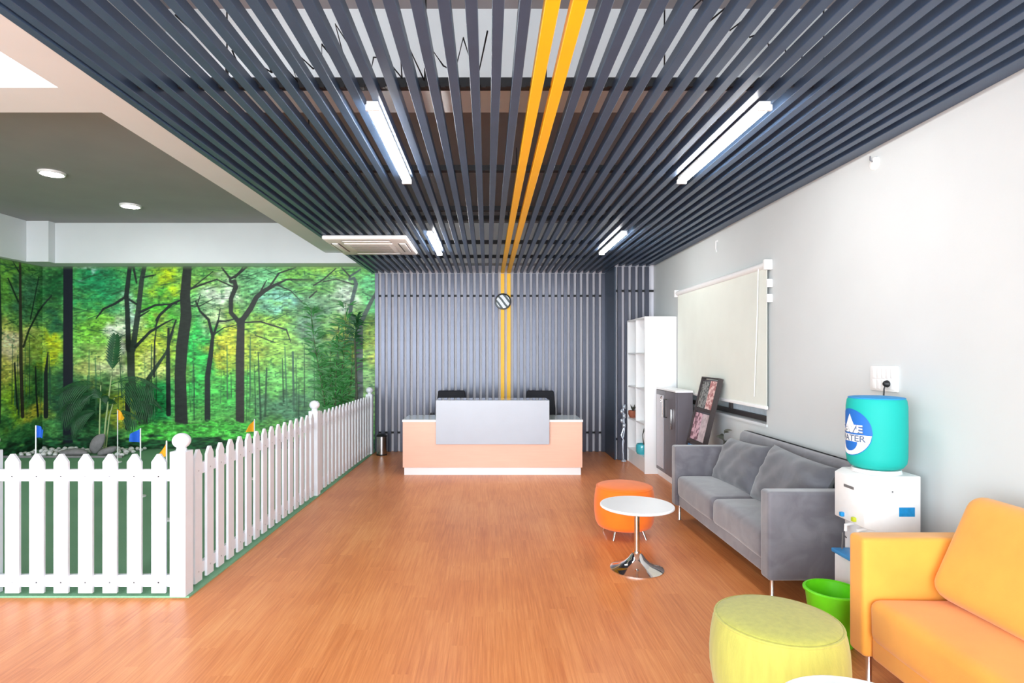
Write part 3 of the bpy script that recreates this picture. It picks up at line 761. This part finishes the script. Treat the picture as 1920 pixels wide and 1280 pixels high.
bb = thing('bamboo_plant', 'tall leafy bamboo plant in front of the mural near the slat wall', 'plant', (-2.42, 9.38, .016))
for k, (dx, h, lean) in enumerate(((-.30, 2.30, -.10), (-.12, 1.75, .02), (.02, 2.0, .0), (.12, 2.36, .03), (.22, 1.7, .06), (-.02, 1.3, -.05), (.16, 1.2, .0), (-.20, 1.5, -.05))):
    pts = [(dx * .35 + (dx * .65 + lean) * t + .02 * math.sin(6 * t + k), .02 * math.sin(k * 2), h * t) for t in [i / 10 for i in range(11)]]
    st = obj('cane', tube(pts, [.009 - .006 * i / 10 for i in range(11)], 6), 'stem_brown', bb)
    bm = bmesh.new()
    for q in range(int(h * 52)):
        t = rr.uniform(.28, 1.0); i = min(9, int(t * 10)); p = Vector(pts[i]).lerp(Vector(pts[i + 1]), t * 10 - i)
        a = rr.uniform(0, 2 * PI); d = Vector((math.cos(a), .22 * math.sin(a) - .08, rr.uniform(.1, 1.0)))
        off = Vector((math.cos(a), .2 * math.sin(a) - .05, .3)) * rr.uniform(.0, .09)
        leaf_strip(bm, p + off, d, rr.uniform(.10, .20), .026, .3, (0, -1, .3))
    obj('foliage', bm, 'leaf_mid', st)
yc = thing('spiky_plant', 'slim spiky-headed plant beside the bamboo at the end of the mural', 'plant', (-2.02, 9.07, .016))
obj('trunk', tube([(0, 0, 0), (.0, 0, .9), (-.03, 0, 1.75), (.02, 0, 2.05)], [.02, .018, .014, .012], 8), 'bark', yc)
bm = bmesh.new()
for q in range(90):
    a = rr.uniform(0, 2 * PI); z = rr.uniform(1.70, 2.12)
    leaf_strip(bm, (-.02 + (z - 1.9) * .12, 0, z), (math.cos(a), .35 * math.sin(a) - .3, rr.uniform(-.1, 1.1)), rr.uniform(.12, .22), .020, .3, (0, -1, .3))
obj('foliage', bm, 'leaf_dark', yc)

# ------------------------------------------------------------------ reception desk, chairs, clock, bin
DK = 7.51
dk = thing('reception_desk', 'peach reception desk with white plinth and raised grey front screen', 'desk', (.065, DK, 0))
obj('plinth', B(-1.135, 1.135, .03, .55, 0, .10), 'laminate_white', dk, smooth=False)
obj('front_panel', bev(B(-1.15, 1.15, 0, .02, .10, .685), .002, 1), 'laminate_peach', dk, smooth=False)
for s in (-1, 1): obj('side_panel', bev(B(s * 1.14 - .01, s * 1.14 + .01, .02, .58, .10, .685), .002, 1), 'laminate_peach', dk, smooth=False)
obj('counter_top', bev(B(-1.155, 1.155, -.005, .60, .685, .712), .003, 1), 'counter_grey', dk, smooth=False)
obj('counter_edge', B(-1.156, 1.156, -.008, -.0055, .684, .713), 'laminate_white', dk, smooth=False)
obj('screen', bev(B(-.722, .722, -.055, -.012, .405, .965), .003, 1), 'laminate_grey', dk, smooth=False)
for s in (-1, 1): obj('screen_side', B(s * .71 - .01, s * .71 + .01, -.011, .33, .713, .945), 'laminate_grey', dk, smooth=False)
obj('ledge', bev(B(-.722, .722, -.011, .36, .945, .966), .002, 1), 'ledge_grey', dk, smooth=False)

def office_chair(x, y, rz, label):
    t = thing('office_chair', label, 'chair', (x, y, 0), rz, 'office chairs behind the desk')
    obj('seat', move(soft(.48, .46, .09, .04), z=.47), 'black_mesh', t)
    bm = soft(.46, .06, .54, .03, ni=8)
    for v in bm.verts: v.co.y += .10 * (v.co.x / .23) ** 2 * -.4; v.co.x *= 1 - .12 * max(0, v.co.z / .27)
    obj('backrest', move(bm, y=.24, z=.735, rx=-.12), 'black_mesh', t)
    obj('spine', tube([(0, .10, .42), (0, .26, .44), (0, .29, .60)], .018, 8), 'black_plastic', t)
    for s in (-1, 1):
        obj('armrest', tube([(s * .22, .0, .45), (s * .285, 0, .50), (s * .285, -.02, .655)], .013, 8), 'black_plastic', t)
        obj('arm_pad', bev(B(s * .285 - .03, s * .285 + .03, -.14, .12, .655, .685), .01), 'black_plastic', t)
    obj('gas_lift', lathe([(0, .09), (.028, .09), (.028, .30), (.018, .30), (.018, .43), (0, .43)], 16), 'black_plastic', t)
    for k in range(5):
        a = 2 * PI * k / 5 + .3; c, s = math.cos(a), math.sin(a)
        b = obj('base_arm', tube([(0, 0, .11), (c * .28, s * .28, .075)], [.022, .014], 8), 'black_plastic', t)
        obj('caster', move(lathe([(0, -.02), (.028, -.02), (.028, .02), (0, .02)], 16), c * .28, s * .28, .028, rx=PI / 2, rz=a), 'black_plastic', b)
office_chair(-.53, 8.62, .05, 'black office chair behind the left half of the desk')
office_chair(.76, 8.60, -.15, 'black office chair behind the right end of the grey screen')

ck = thing('wall_clock', 'round wall clock with black rim on the yellow slats', 'clock', (.247, 9.30, 2.387))
obj('rim', move(lathe([(.106, -.005), (.125, -.005), (.13, .006), (.125, .022), (.112, .024), (.106, .014), (.106, -.005)], 40), rx=PI / 2), 'clock_black', ck)
obj('face', move(lathe([(0, -.004), (.107, -.004), (.107, .012), (0, .012)], 40), rx=PI / 2), 'clock_face', ck)

bn = thing('pedal_bin', 'small stainless steel bin with black lid between fence and slat wall', 'bin', (-1.63, 9.04, 0))
obj('base_ring', lathe([(0, 0), (.082, 0), (.082, .018), (0, .018)], 32), 'black_plastic', bn)
obj('body', lathe([(0, .018), (.078, .018), (.078, .285), (0, .285)], 32), 'steel', bn)
obj('lid', lathe([(0, .285), (.083, .285), (.083, .30), (.06, .318), (0, .325)], 32), 'black_plastic', bn)
obj('pedal', bev(B(-.02, .02, -.115, -.075, .004, .014), .003), 'black_plastic', bn)

# ------------------------------------------------------------------ white bookcase and what stands in it
BX0, BX1, BY0, BY1, BZ = 2.04, XR - .006, 7.61, 8.57, 2.04
bk = thing('bookcase', 'tall white open bookcase against the right wall', 'bookcase', (BX0, BY0, 0))
bw, bd = BY1 - BY0, BX1 - BX0
for y in (0, bw - .022): obj('side_panel', B(0, bd, y, y + .022, 0, BZ), 'laminate_white', bk, smooth=False)
obj('back_panel', B(bd - .012, bd, .022, bw - .022, .0, BZ - .022), 'laminate_white', bk, smooth=False)
obj('top_panel', B(0, bd, .022, bw - .022, BZ - .022, BZ), 'laminate_white', bk, smooth=False)
obj('plinth', B(.012, .03, .022, bw - .022, 0, .18), 'laminate_white', bk, smooth=False)
obj('divider', B(.004, bd - .012, bw / 2 - .011, bw / 2 + .011, .20, BZ - .022), 'laminate_white', bk, smooth=False)
for z in (.18, .62, 1.08, 1.55):
    for a, b in ((.022, bw / 2 - .011), (bw / 2 + .011, bw - .022)):
        obj('shelf', B(.006, bd - .012, a, b, z, z + .02), 'laminate_white', bk, smooth=False)
pt = thing('potted_plant', 'small sprouting plant in a brown pot on the bookcase shelf', 'plant', (2.10, 8.455, .641))
obj('pot', lathe([(0, 0), (.05, 0), (.07, .05), (.068, .10), (.06, .10), (.06, .085), (0, .085)], 24), 'terracotta', pt)
bm = bmesh.new()
for k in range(14):
    a = 2 * PI * k / 14; leaf_strip(bm, (0, 0, .085), (math.cos(a) * .4, math.sin(a) * .4, 1), .07 + .1 * (k % 3) / 3, .014, .2, (0, -1, .2))
obj('leaves', bm, 'leaf_dry', pt)
gb = thing('glass_bowl', 'turquoise glass bowl with a dark bent stalk at the bottom of the bookcase', 'bowl', (2.107, 7.965, .201))
obj('bowl', lathe([(0, 0), (.075, 0), (.088, .03), (.088, .11), (.08, .135), (.074, .135), (.082, .11), (.082, .03), (.07, .008), (0, .008)], 28), 'teal_glass', gb)
obj('water', lathe([(0, .010), (.068, .010), (.080, .032), (.080, .09), (0, .09)], 28), 'teal_glass', gb)
obj('stalk', tube([(0, 0, .01), (.01, -.01, .14), (.0, .01, .25), (.015, -.02, .33), (.03, -.06, .40)], [.010, .008, .004, .011, .005], 8), 'leaf_dry', gb)
ds = thing('decorative_stalk', 'pale silvery beaded stalk standing against the far side of the bookcase', 'decoration', (1.975, 8.50, 0))
obj('foot', lathe([(0, 0), (.04, 0), (.03, .02), (.012, .03), (0, .03)], 20), 'silver_beads', ds)
obj('stem', tube([(0, 0, .02), (-.02, 0, .25), (.01, 0, .45), (-.005, 0, .82)], .008, 8), 'silver_beads', ds)
for k in range(5):
    obj('bead', move(stone(50 + k, .028, .025, .035), -.01 + .018 * (-1) ** k, 0, .52 + .068 * k), 'silver_beads', ds)
obj('twist', tube([(0, 0, .48), (-.035, 0, .38), (.0, -.01, .30), (-.02, 0, .12)], [.012, .014, .010, .006], 8), 'silver_beads', ds)

# ------------------------------------------------------------------ grey cabinet and brochure rack
cb = thing('storage_cabinet', 'dark grey storage cabinet with white top beside the bookcase', 'cabinet', (2.185, 6.81, 0))
cw, cd = .785, 2.385 - 2.185
obj('plinth', B(.02, cd, .01, cw - .01, 0, .08), 'laminate_white', cb, smooth=False)
obj('body', bev(B(.02, cd, 0, cw, .08, 1.105), .002, 1), 'cabinet_grey', cb, smooth=False)
obj('top_panel', bev(B(-.005, cd, -.01, cw, 1.105, 1.128), .002, 1), 'laminate_white', cb, smooth=False)
for k, (a, b) in enumerate(((.004, cw / 2 - .003), (cw / 2 + .003, cw - .004))):
    d = obj('door', bev(B(0, .019, a, b, .085, 1.10), .002, 1), 'cabinet_grey', cb, smooth=False)
    if k == 1: obj('glass_inset', B(-.007, -.0005, a + .07, b - .04, .13, 1.04), 'frosted_grey', d, smooth=False)
    hy = b - .05 if k == 0 else a + .03
    obj('handle', tube([(0, hy, .78), (-.028, hy, .78), (-.028, hy, 1.0), (0, hy, 1.0)], .006, 8), 'chrome' if k else 'black_plastic', d)
obj('towel_hook', tube([(-.004, .50, 1.03)] + [(-.012, .50 + .045 * math.sin(t), .99 + .045 * math.cos(t)) for t in [k * PI / 6 for k in range(1, 7)]], .005, 6), 'chrome', cb)
obj('lock_bar', bev(B(-.02, 0, .12, .15, .66, .90), .004), 'steel', cb)

# rack: local x = across (depth), local z = up the leaning face, local y = away from the face
lean = math.atan2(.155, .645)
RK = Matrix.Translation((2.065, 6.19, .0)) @ Matrix.Rotation(-PI / 2, 4, 'Z') @ Matrix.Rotation(-lean, 4, 'X')
rk = thing('brochure_rack', 'leaning dark brochure rack between cabinet and grey sofa', 'rack'); rk.matrix_world = RK
rw, rh = .23, 1.325
for s in (-1, 1): obj('side_rail', B(s * rw - .008, s * rw + .008, -.03, .02, 0.006, rh), 'frame_brown', rk, smooth=False)
obj('back_panel', B(-rw + .009, rw - .009, .008, .016, .02, rh - .01), 'cabinet_grey', rk, smooth=False)
for z in (.30, .62, .965): obj('pocket_ledge', B(-rw + .009, rw - .009, -.028, .007, z, z + .035), 'frame_brown', rk, smooth=False)
obj('top_rail', B(-rw - .008, rw + .008, -.03, .02, rh + .0005, rh + .012), 'frame_brown', rk, smooth=False)
def brochure(a, b, z, h, m, label):
    o = obj('brochure', B(a, b, -.014, -.006, 0, h), m)
    o.matrix_world = RK @ Matrix.Translation((0, 0, z)); tag(o, label, 'brochure', 'brochures in the leaning rack')
brochure(-.21, -.01, 1.002, .29, 'cover_grey_print', 'grey printed brochure in the top pocket of the leaning rack')
brochure(.01, .21, 1.002, .30, 'cover_rose_print', 'rose printed brochure in the top pocket of the leaning rack')
brochure(-.21, -.01, .657, .29, 'cover_mauve_print', 'mauve printed brochure in the middle pocket of the leaning rack')
brochure(.01, .21, .657, .29, 'cover_pale_print', 'pale pink brochure in the middle pocket of the leaning rack')
brochure(-.21, -.01, .337, .26, 'cover_blue_print', 'blue printed brochure in the lower pocket of the leaning rack')
brochure(.01, .21, .337, .26, 'cover_yellow_print', 'yellow and black brochure in the lower pocket of the leaning rack')
sp = thing('twig_plant', 'small dark twiggy plant peeking up behind the grey sofa', 'plant', (2.33, 5.78, 0))
obj('pot', lathe([(0, 0), (.05, 0), (.065, .12), (.055, .12), (.055, .10), (0, .10)], 20), 'terracotta', sp)
obj('stem', tube([(0, 0, .1), (.01, 0, .4), (0, 0, .71)], .006, 6), 'leaf_dry', sp)
bm = bmesh.new()
for k in range(10):
    a = 2 * PI * k / 10; leaf_strip(bm, (0, 0, .66 + .015 * k), (math.cos(a), math.sin(a), .5), .085, .024, .3, (0, -1, .3))
obj('leaves', bm, 'leaf_dry', sp)

# ------------------------------------------------------------------ sofas
def sofa(yn, L, m, mc, label, seed, cush):
    """two-seater against the right wall, front towards -x; yn = near end, L = length"""
    t = thing('sofa', label, 'sofa', (1.745, yn, 0))
    dpt = XR - .012 - 1.745
    for y in (.06, L - .06): obj('armrest', move(soft(dpt, .118, .555, .022, ni=8), dpt / 2, y, .4175), m, t)
    obj('base', move(soft(dpt - .06, L - .245, .11, .02), .03 + (dpt - .06) / 2, L / 2, .195), m, t)
    bkm = soft(.135, L - .244, .66, .05, ni=8)
    for v in bkm.verts: v.co.x += .03 * (v.co.z / .33) if v.co.x < 0 else 0
    obj('backrest', move(bkm, dpt - .08, L / 2, .52), m, t)
    half = (L - .245) / 2
    for k in range(2):
        obj('seat_cushion', move(soft(dpt - .135, half - .003, .20, .045, crown=.022, ni=8, wob=.003, seed=seed + k), .012 + (dpt - .135) / 2, .1225 + half * (k + .5), .325), m, t)
    for k, (yy, w_, h_, tilt, zz, xo) in enumerate(cush):
        obj('back_cushion', move(pillow(w_, h_, .19, pinch=.06, seed=seed + 7 * k) if mc != 'fabric_amber' else move(soft(.17, w_, h_, .075, ni=8, wob=.004, seed=seed + k)), xo, yy, zz, rx=tilt, ry=.42), mc, t)
    for x in (.055, dpt - .06):
        for y in (.07, L - .07): obj('leg', lathe([(0, 0), (.016, 0), (.013, .006), (.013, .145), (0, .145)], 16), 'chrome', t, (x, y, 0))
    return t
sofa(3.64, 1.93, 'velvet_grey', 'velvet_cushion', 'grey velvet two-seat sofa with loose back cushions against the right wall', 3,
     ((1.40, .80, .43, -.05, .60, .43), (.58, .88, .46, .03, .615, .43)))
sofa(.91, 1.93, 'fabric_amber', 'fabric_amber', 'amber yellow sofa in the foreground at the right edge', 9,
     ((1.39, .83, .50, .0, .665, .44), (.545, .83, .50, .0, .665, .44)))

# ------------------------------------------------------------------ poufs and round tables
def pouf(x, y, R, m, label, rz):
    t = thing('pouf', label, 'pouf', (x, y, 0), rz, 'round poufs')
    prof = [(0, .085), (R * .80, .085), (R * .88, .095), (R * .95, .13), (R * .995, .21), (R, .27), (R * .985, .335), (R * .95, .393), (R * .915, .418)]
    obj('body', lathe(prof, 56), m, t)
    obj('piping', lathe([(R * .905 + .007 * math.cos(a), .420 + .007 * math.sin(a)) for a in [2 * PI * k / 8 for k in range(9)]], 56), m, t)
    top = [(R * .90, .418)] + [(R * .90 * math.cos(a), .418 + .034 * math.sin(a) ** .8) for a in [PI / 2 * k / 10 for k in range(1, 10)]] + [(0, .453)]
    obj('top', lathe(top, 56), m, t)
    for k in range(4):
        a = PI / 4 + k * PI / 2; c, s = math.cos(a), math.sin(a)
        obj('leg', tube([(c * R * .62, s * R * .62, .086), (c * R * .78, s * R * .78, .0)], [.011, .009], 10), 'chrome', t)
pouf(1.17, 5.02, .255, 'fabric_orange', 'round orange pouf on chrome legs behind the white side table', 0.1)
pouf(1.235, 2.50, .272, 'fabric_lime', 'large lime yellow round pouf in the foreground', .2)
def side_table(x, y, label):
    t = thing('side_table', label, 'table', (x, y, 0), 0, 'round white tulip tables')
    R = .262
    obj('top', lathe([(0, .445), (R - .012, .445), (R, .452), (R, .462), (R - .004, .466), (0, .466)], 56), 'laminate_white', t)
    obj('collar', lathe([(0, .43), (.05, .43), (.05, .4449), (0, .4449)], 24), 'chrome', t)
    obj('stem', lathe([(0, .10), (.0185, .10), (.0185, .43), (0, .43)], 24), 'chrome', t)
    pr = [(0, 0), (.19, 0), (.19, .006), (.17, .014), (.13, .027), (.09, .05), (.06, .08), (.042, .105), (.030, .115), (.030, .125), (0, .125)]
    obj('base', lathe(pr, 56), 'chrome', t)
side_table(1.08, 4.24, 'white round side table on chrome trumpet base before the orange pouf')
side_table(1.13, 1.725, 'white round side table cut off by the bottom edge')

# ------------------------------------------------------------------ water cooler, bottle, bucket
wc = thing('water_dispenser', 'white floor-standing water dispenser between the two sofas', 'water dispenser', (2.055, 3.20, 0))
D_, W2 = .31, .275
prof = [(0, 0), (D_, 0), (D_, .885), (.045, .885), (.0, .86), (0, .60), (.06, .585), (.06, .40), (0, .375)]
bm = prism(prof, W2, 'y')
obj('body', bev(bm, .006, 2), 'plastic_white', wc)
obj('display', B(-.003, .004, .09, .18, .79, .805), 'slot_grey', wc, smooth=False)
for k, (y, m) in enumerate(((.08, 'tap_lime'), (.19, 'label_blue'))):
    tp = obj('tap', tube([(.06, y, .575), (.015, y, .565), (.015, y, .53)], .010, 8), 'plastic_white', wc)
    obj('tap_lever', bev(B(-.018, .005, y - .012, y + .012, .615, .64), .004), m, wc)
obj('drip_tray', bev(B(-.05, .058, .05, .225, .402, .425), .006), 'tray_blue', wc)
obj('cup_clip', tube([(-.0, .16, .50), (-.02, .16, .53), (-.03, .15, .44)], .004, 6), 'slot_grey', wc)
obj('side_sticker', B(.19, .275, -.0025, -.0005, .665, .715), 'label_blue', wc, smooth=False)
obj('side_badge', B(.15, .158, -.0025, -.0005, .795, .805), 'slot_grey', wc, smooth=False)
obj('bottle_collar', lathe([(.0, .8855), (.125, .8855), (.12, .905), (.0, .905)], 32, None, .155, .1375), 'plastic_white', wc)

JX, JY, JZ, JR = 2.212, 3.3375, .906, .150
jg = thing('water_bottle', 'water bottle in a turquoise cloth cover on top of the dispenser', 'bottle', (JX, JY, JZ))
obj('cover', lathe([(0, 0), (.10, .0), (.128, .012), (.144, .035), (.149, .07), (JR, .20), (.149, .35), (.144, .385), (.136, .397)], 56), 'cover_teal', jg)
obj('cover_top', lathe([(.137, .397), (.12, .404), (.06, .408), (0, .409)], 56), 'cover_blue_top', jg)
obj('seam', lathe([(.136 + .004 * math.cos(a), .397 + .004 * math.sin(a)) for a in [2 * PI * k / 8 for k in range(9)]], 56), 'cover_blue_top', jg)
LZ, LR = .205, .128
def on_bottle(name, tris2d, m, off):
    """wrap flat shapes (s along the side, t up) round the bottle; thin real cloth print"""
    bm = bmesh.new()
    for poly in tris2d:
        vv = []
        for s, t in poly:
            a = PI + s / JR; r_ = JR + off
            vv.append(bm.verts.new((r_ * math.cos(a), r_ * math.sin(a), LZ + t)))
        bm.faces.new(vv)
    return obj(name, bm, m, jg)
def disc_strips(fn, s0, s1, n=40):
    out = []
    for i in range(n):
        a = s0 + (s1 - s0) * i / n; b = s0 + (s1 - s0) * (i + 1) / n
        (la, ha), (lb, hb) = fn(a), fn(b)
        if ha - la < 1e-5 and hb - lb < 1e-5: continue
        p = [(a, la), (b, lb)]
        if hb - lb > 1e-6: p.append((b, hb))
        if ha - la > 1e-6: p.append((a, ha))
        if ha - la <= 1e-6: p = [(a, la), (b, lb), (b, hb)]
        out.append(p)
    return out
cir = lambda s, r=LR: math.sqrt(max(0, r * r - s * s))
on_bottle('logo_ring', disc_strips(lambda s: (-cir(s, LR + .004), cir(s, LR + .004)), -LR - .004, LR + .004), 'print_blue', .0010)
on_bottle('logo_lower_half', disc_strips(lambda s: (-cir(s), -.012), -LR + .0006, LR - .0006), 'print_white', .0018)
on_bottle('logo_drop_tip', disc_strips(lambda s: (-.002, -.002 + .105 * (1 - abs(s) / .062) ** 1.15 if abs(s) < .062 else -.002), -.062, .062), 'print_white', .0018)
on_bottle('logo_drop_bowl', disc_strips(lambda s: (-.052 - .055 * math.sqrt(max(0, 1 - (s / .055) ** 2)), -.052), -.055, .055), 'print_blue', .0026)
def word(txt, size, s0, t0, m, off, stretch):
    cu = bpy.data.curves.new('word', 'FONT'); cu.body = txt; cu.size = size; cu.offset = .0011; cu.align_x = 'CENTER'
    to = bpy.data.objects.new('word', cu); C.objects.link(to); bpy.context.view_layer.update()
    me = bpy.data.meshes.new_from_object(to.evaluated_get(bpy.context.evaluated_depsgraph_get()))
    bpy.data.objects.remove(to); bpy.data.curves.remove(cu)
    bm = bmesh.new(); bm.from_mesh(me); bpy.data.meshes.remove(me)
    bmesh.ops.triangulate(bm, faces=bm.faces[:])
    for v in bm.verts:
        a = PI + (s0 + v.co.x * stretch) / JR; r_ = JR + off; t = t0 + v.co.y
        v.co = (r_ * math.cos(a), r_ * math.sin(a), LZ + t)
    o = obj('logo_word', bm, m, jg, smooth=False); o['label'] = 'the word ' + txt
word('SAVE', .058, .004, -.002, 'print_slate', .0030, 1.30)
word('SAVE', .058, 0, .003, 'print_white', .0036, 1.30)
word('WATER', .049, 0, -.049, 'print_slate', .0030, 1.18)

bu = thing('bucket', 'bright green plastic bucket beside the water dispenser', 'bucket', (1.86, 3.16, 0))
obj('body', lathe([(0, .0), (.095, 0), (.10, .006), (.135, .285), (.131, .285), (.096, .012), (0, .010)], 40), 'plastic_green', bu)
obj('rim', lathe([(.133, .278), (.144, .276), (.145, .284), (.140, .290), (.130, .290), (.130, .284), (.133, .278)], 40), 'plastic_green', bu)

# ------------------------------------------------------------------ things on the right wall
sp_ = thing('switch_plate', 'white switch and socket plate on the wall above the water bottle', 'switch', (XR, 3.63, 1.40))
obj('plate', bev(B(-.012, 0, -.125, .125, -.078, .078), .004), 'plastic_white', sp_)
for r_ in range(2):
    for k in range(5):
        if r_ == 0 and k in (0, 1): continue
        obj('rocker', bev(B(-.017, -.011, -.105 + k * .042, -.07 + k * .042, -.066 + r_ * .068, -.006 + r_ * .068), .002), 'plastic_white', sp_)
obj('socket', bev(B(-.016, -.011, -.105, -.03, -.066, -.006), .003), 'plastic_white', sp_)
pg = thing('power_plug', 'black plug and cord in the wall socket above the bottle', 'plug', (XR - .017, 3.575, 1.37))
obj('plug_body', move(lathe([(0, 0), (.018, 0), (.022, .008), (.018, .022), (.010, .03), (0, .03)], 20), ry=-PI / 2), 'black_plastic', pg)
obj('cord', tube([(-.018, 0, -.008), (-.026, 0, -.03), (-.03, 0, -.10), (-.022, .0, -.40), (-.02, .02, -.9), (-.02, .05, -1.34)], .0045, 8), 'black_plastic', pg)
cp = thing('ceiling_hook_cap', 'small white round cap with hook high on the right wall', 'cap', (XR, 3.72, 2.76))
obj('cap', move(lathe([(0, 0), (.042, 0), (.040, .012), (.03, .018), (0, .018)], 28), ry=-PI / 2), 'plastic_white', cp)
obj('hook', tube([(-.018, 0, .01), (-.034, 0, .02), (-.034, 0, .045)], .004, 6), 'screw_grey', cp)
hk = thing('wall_hook', 'tiny white hook on the wall above the roller blind', 'hook', (XR, 6.27, 2.74))
obj('hook_body', tube([(0, 0, .02), (-.018, 0, .02), (-.02, 0, -.06), (-.012, 0, -.10)], .005, 6), 'plastic_white', hk)
obj('hook_base', move(lathe([(0, 0), (.012, 0), (.010, .006), (0, .006)], 14), 0, 0, .02, ry=-PI / 2), 'plastic_white', hk)
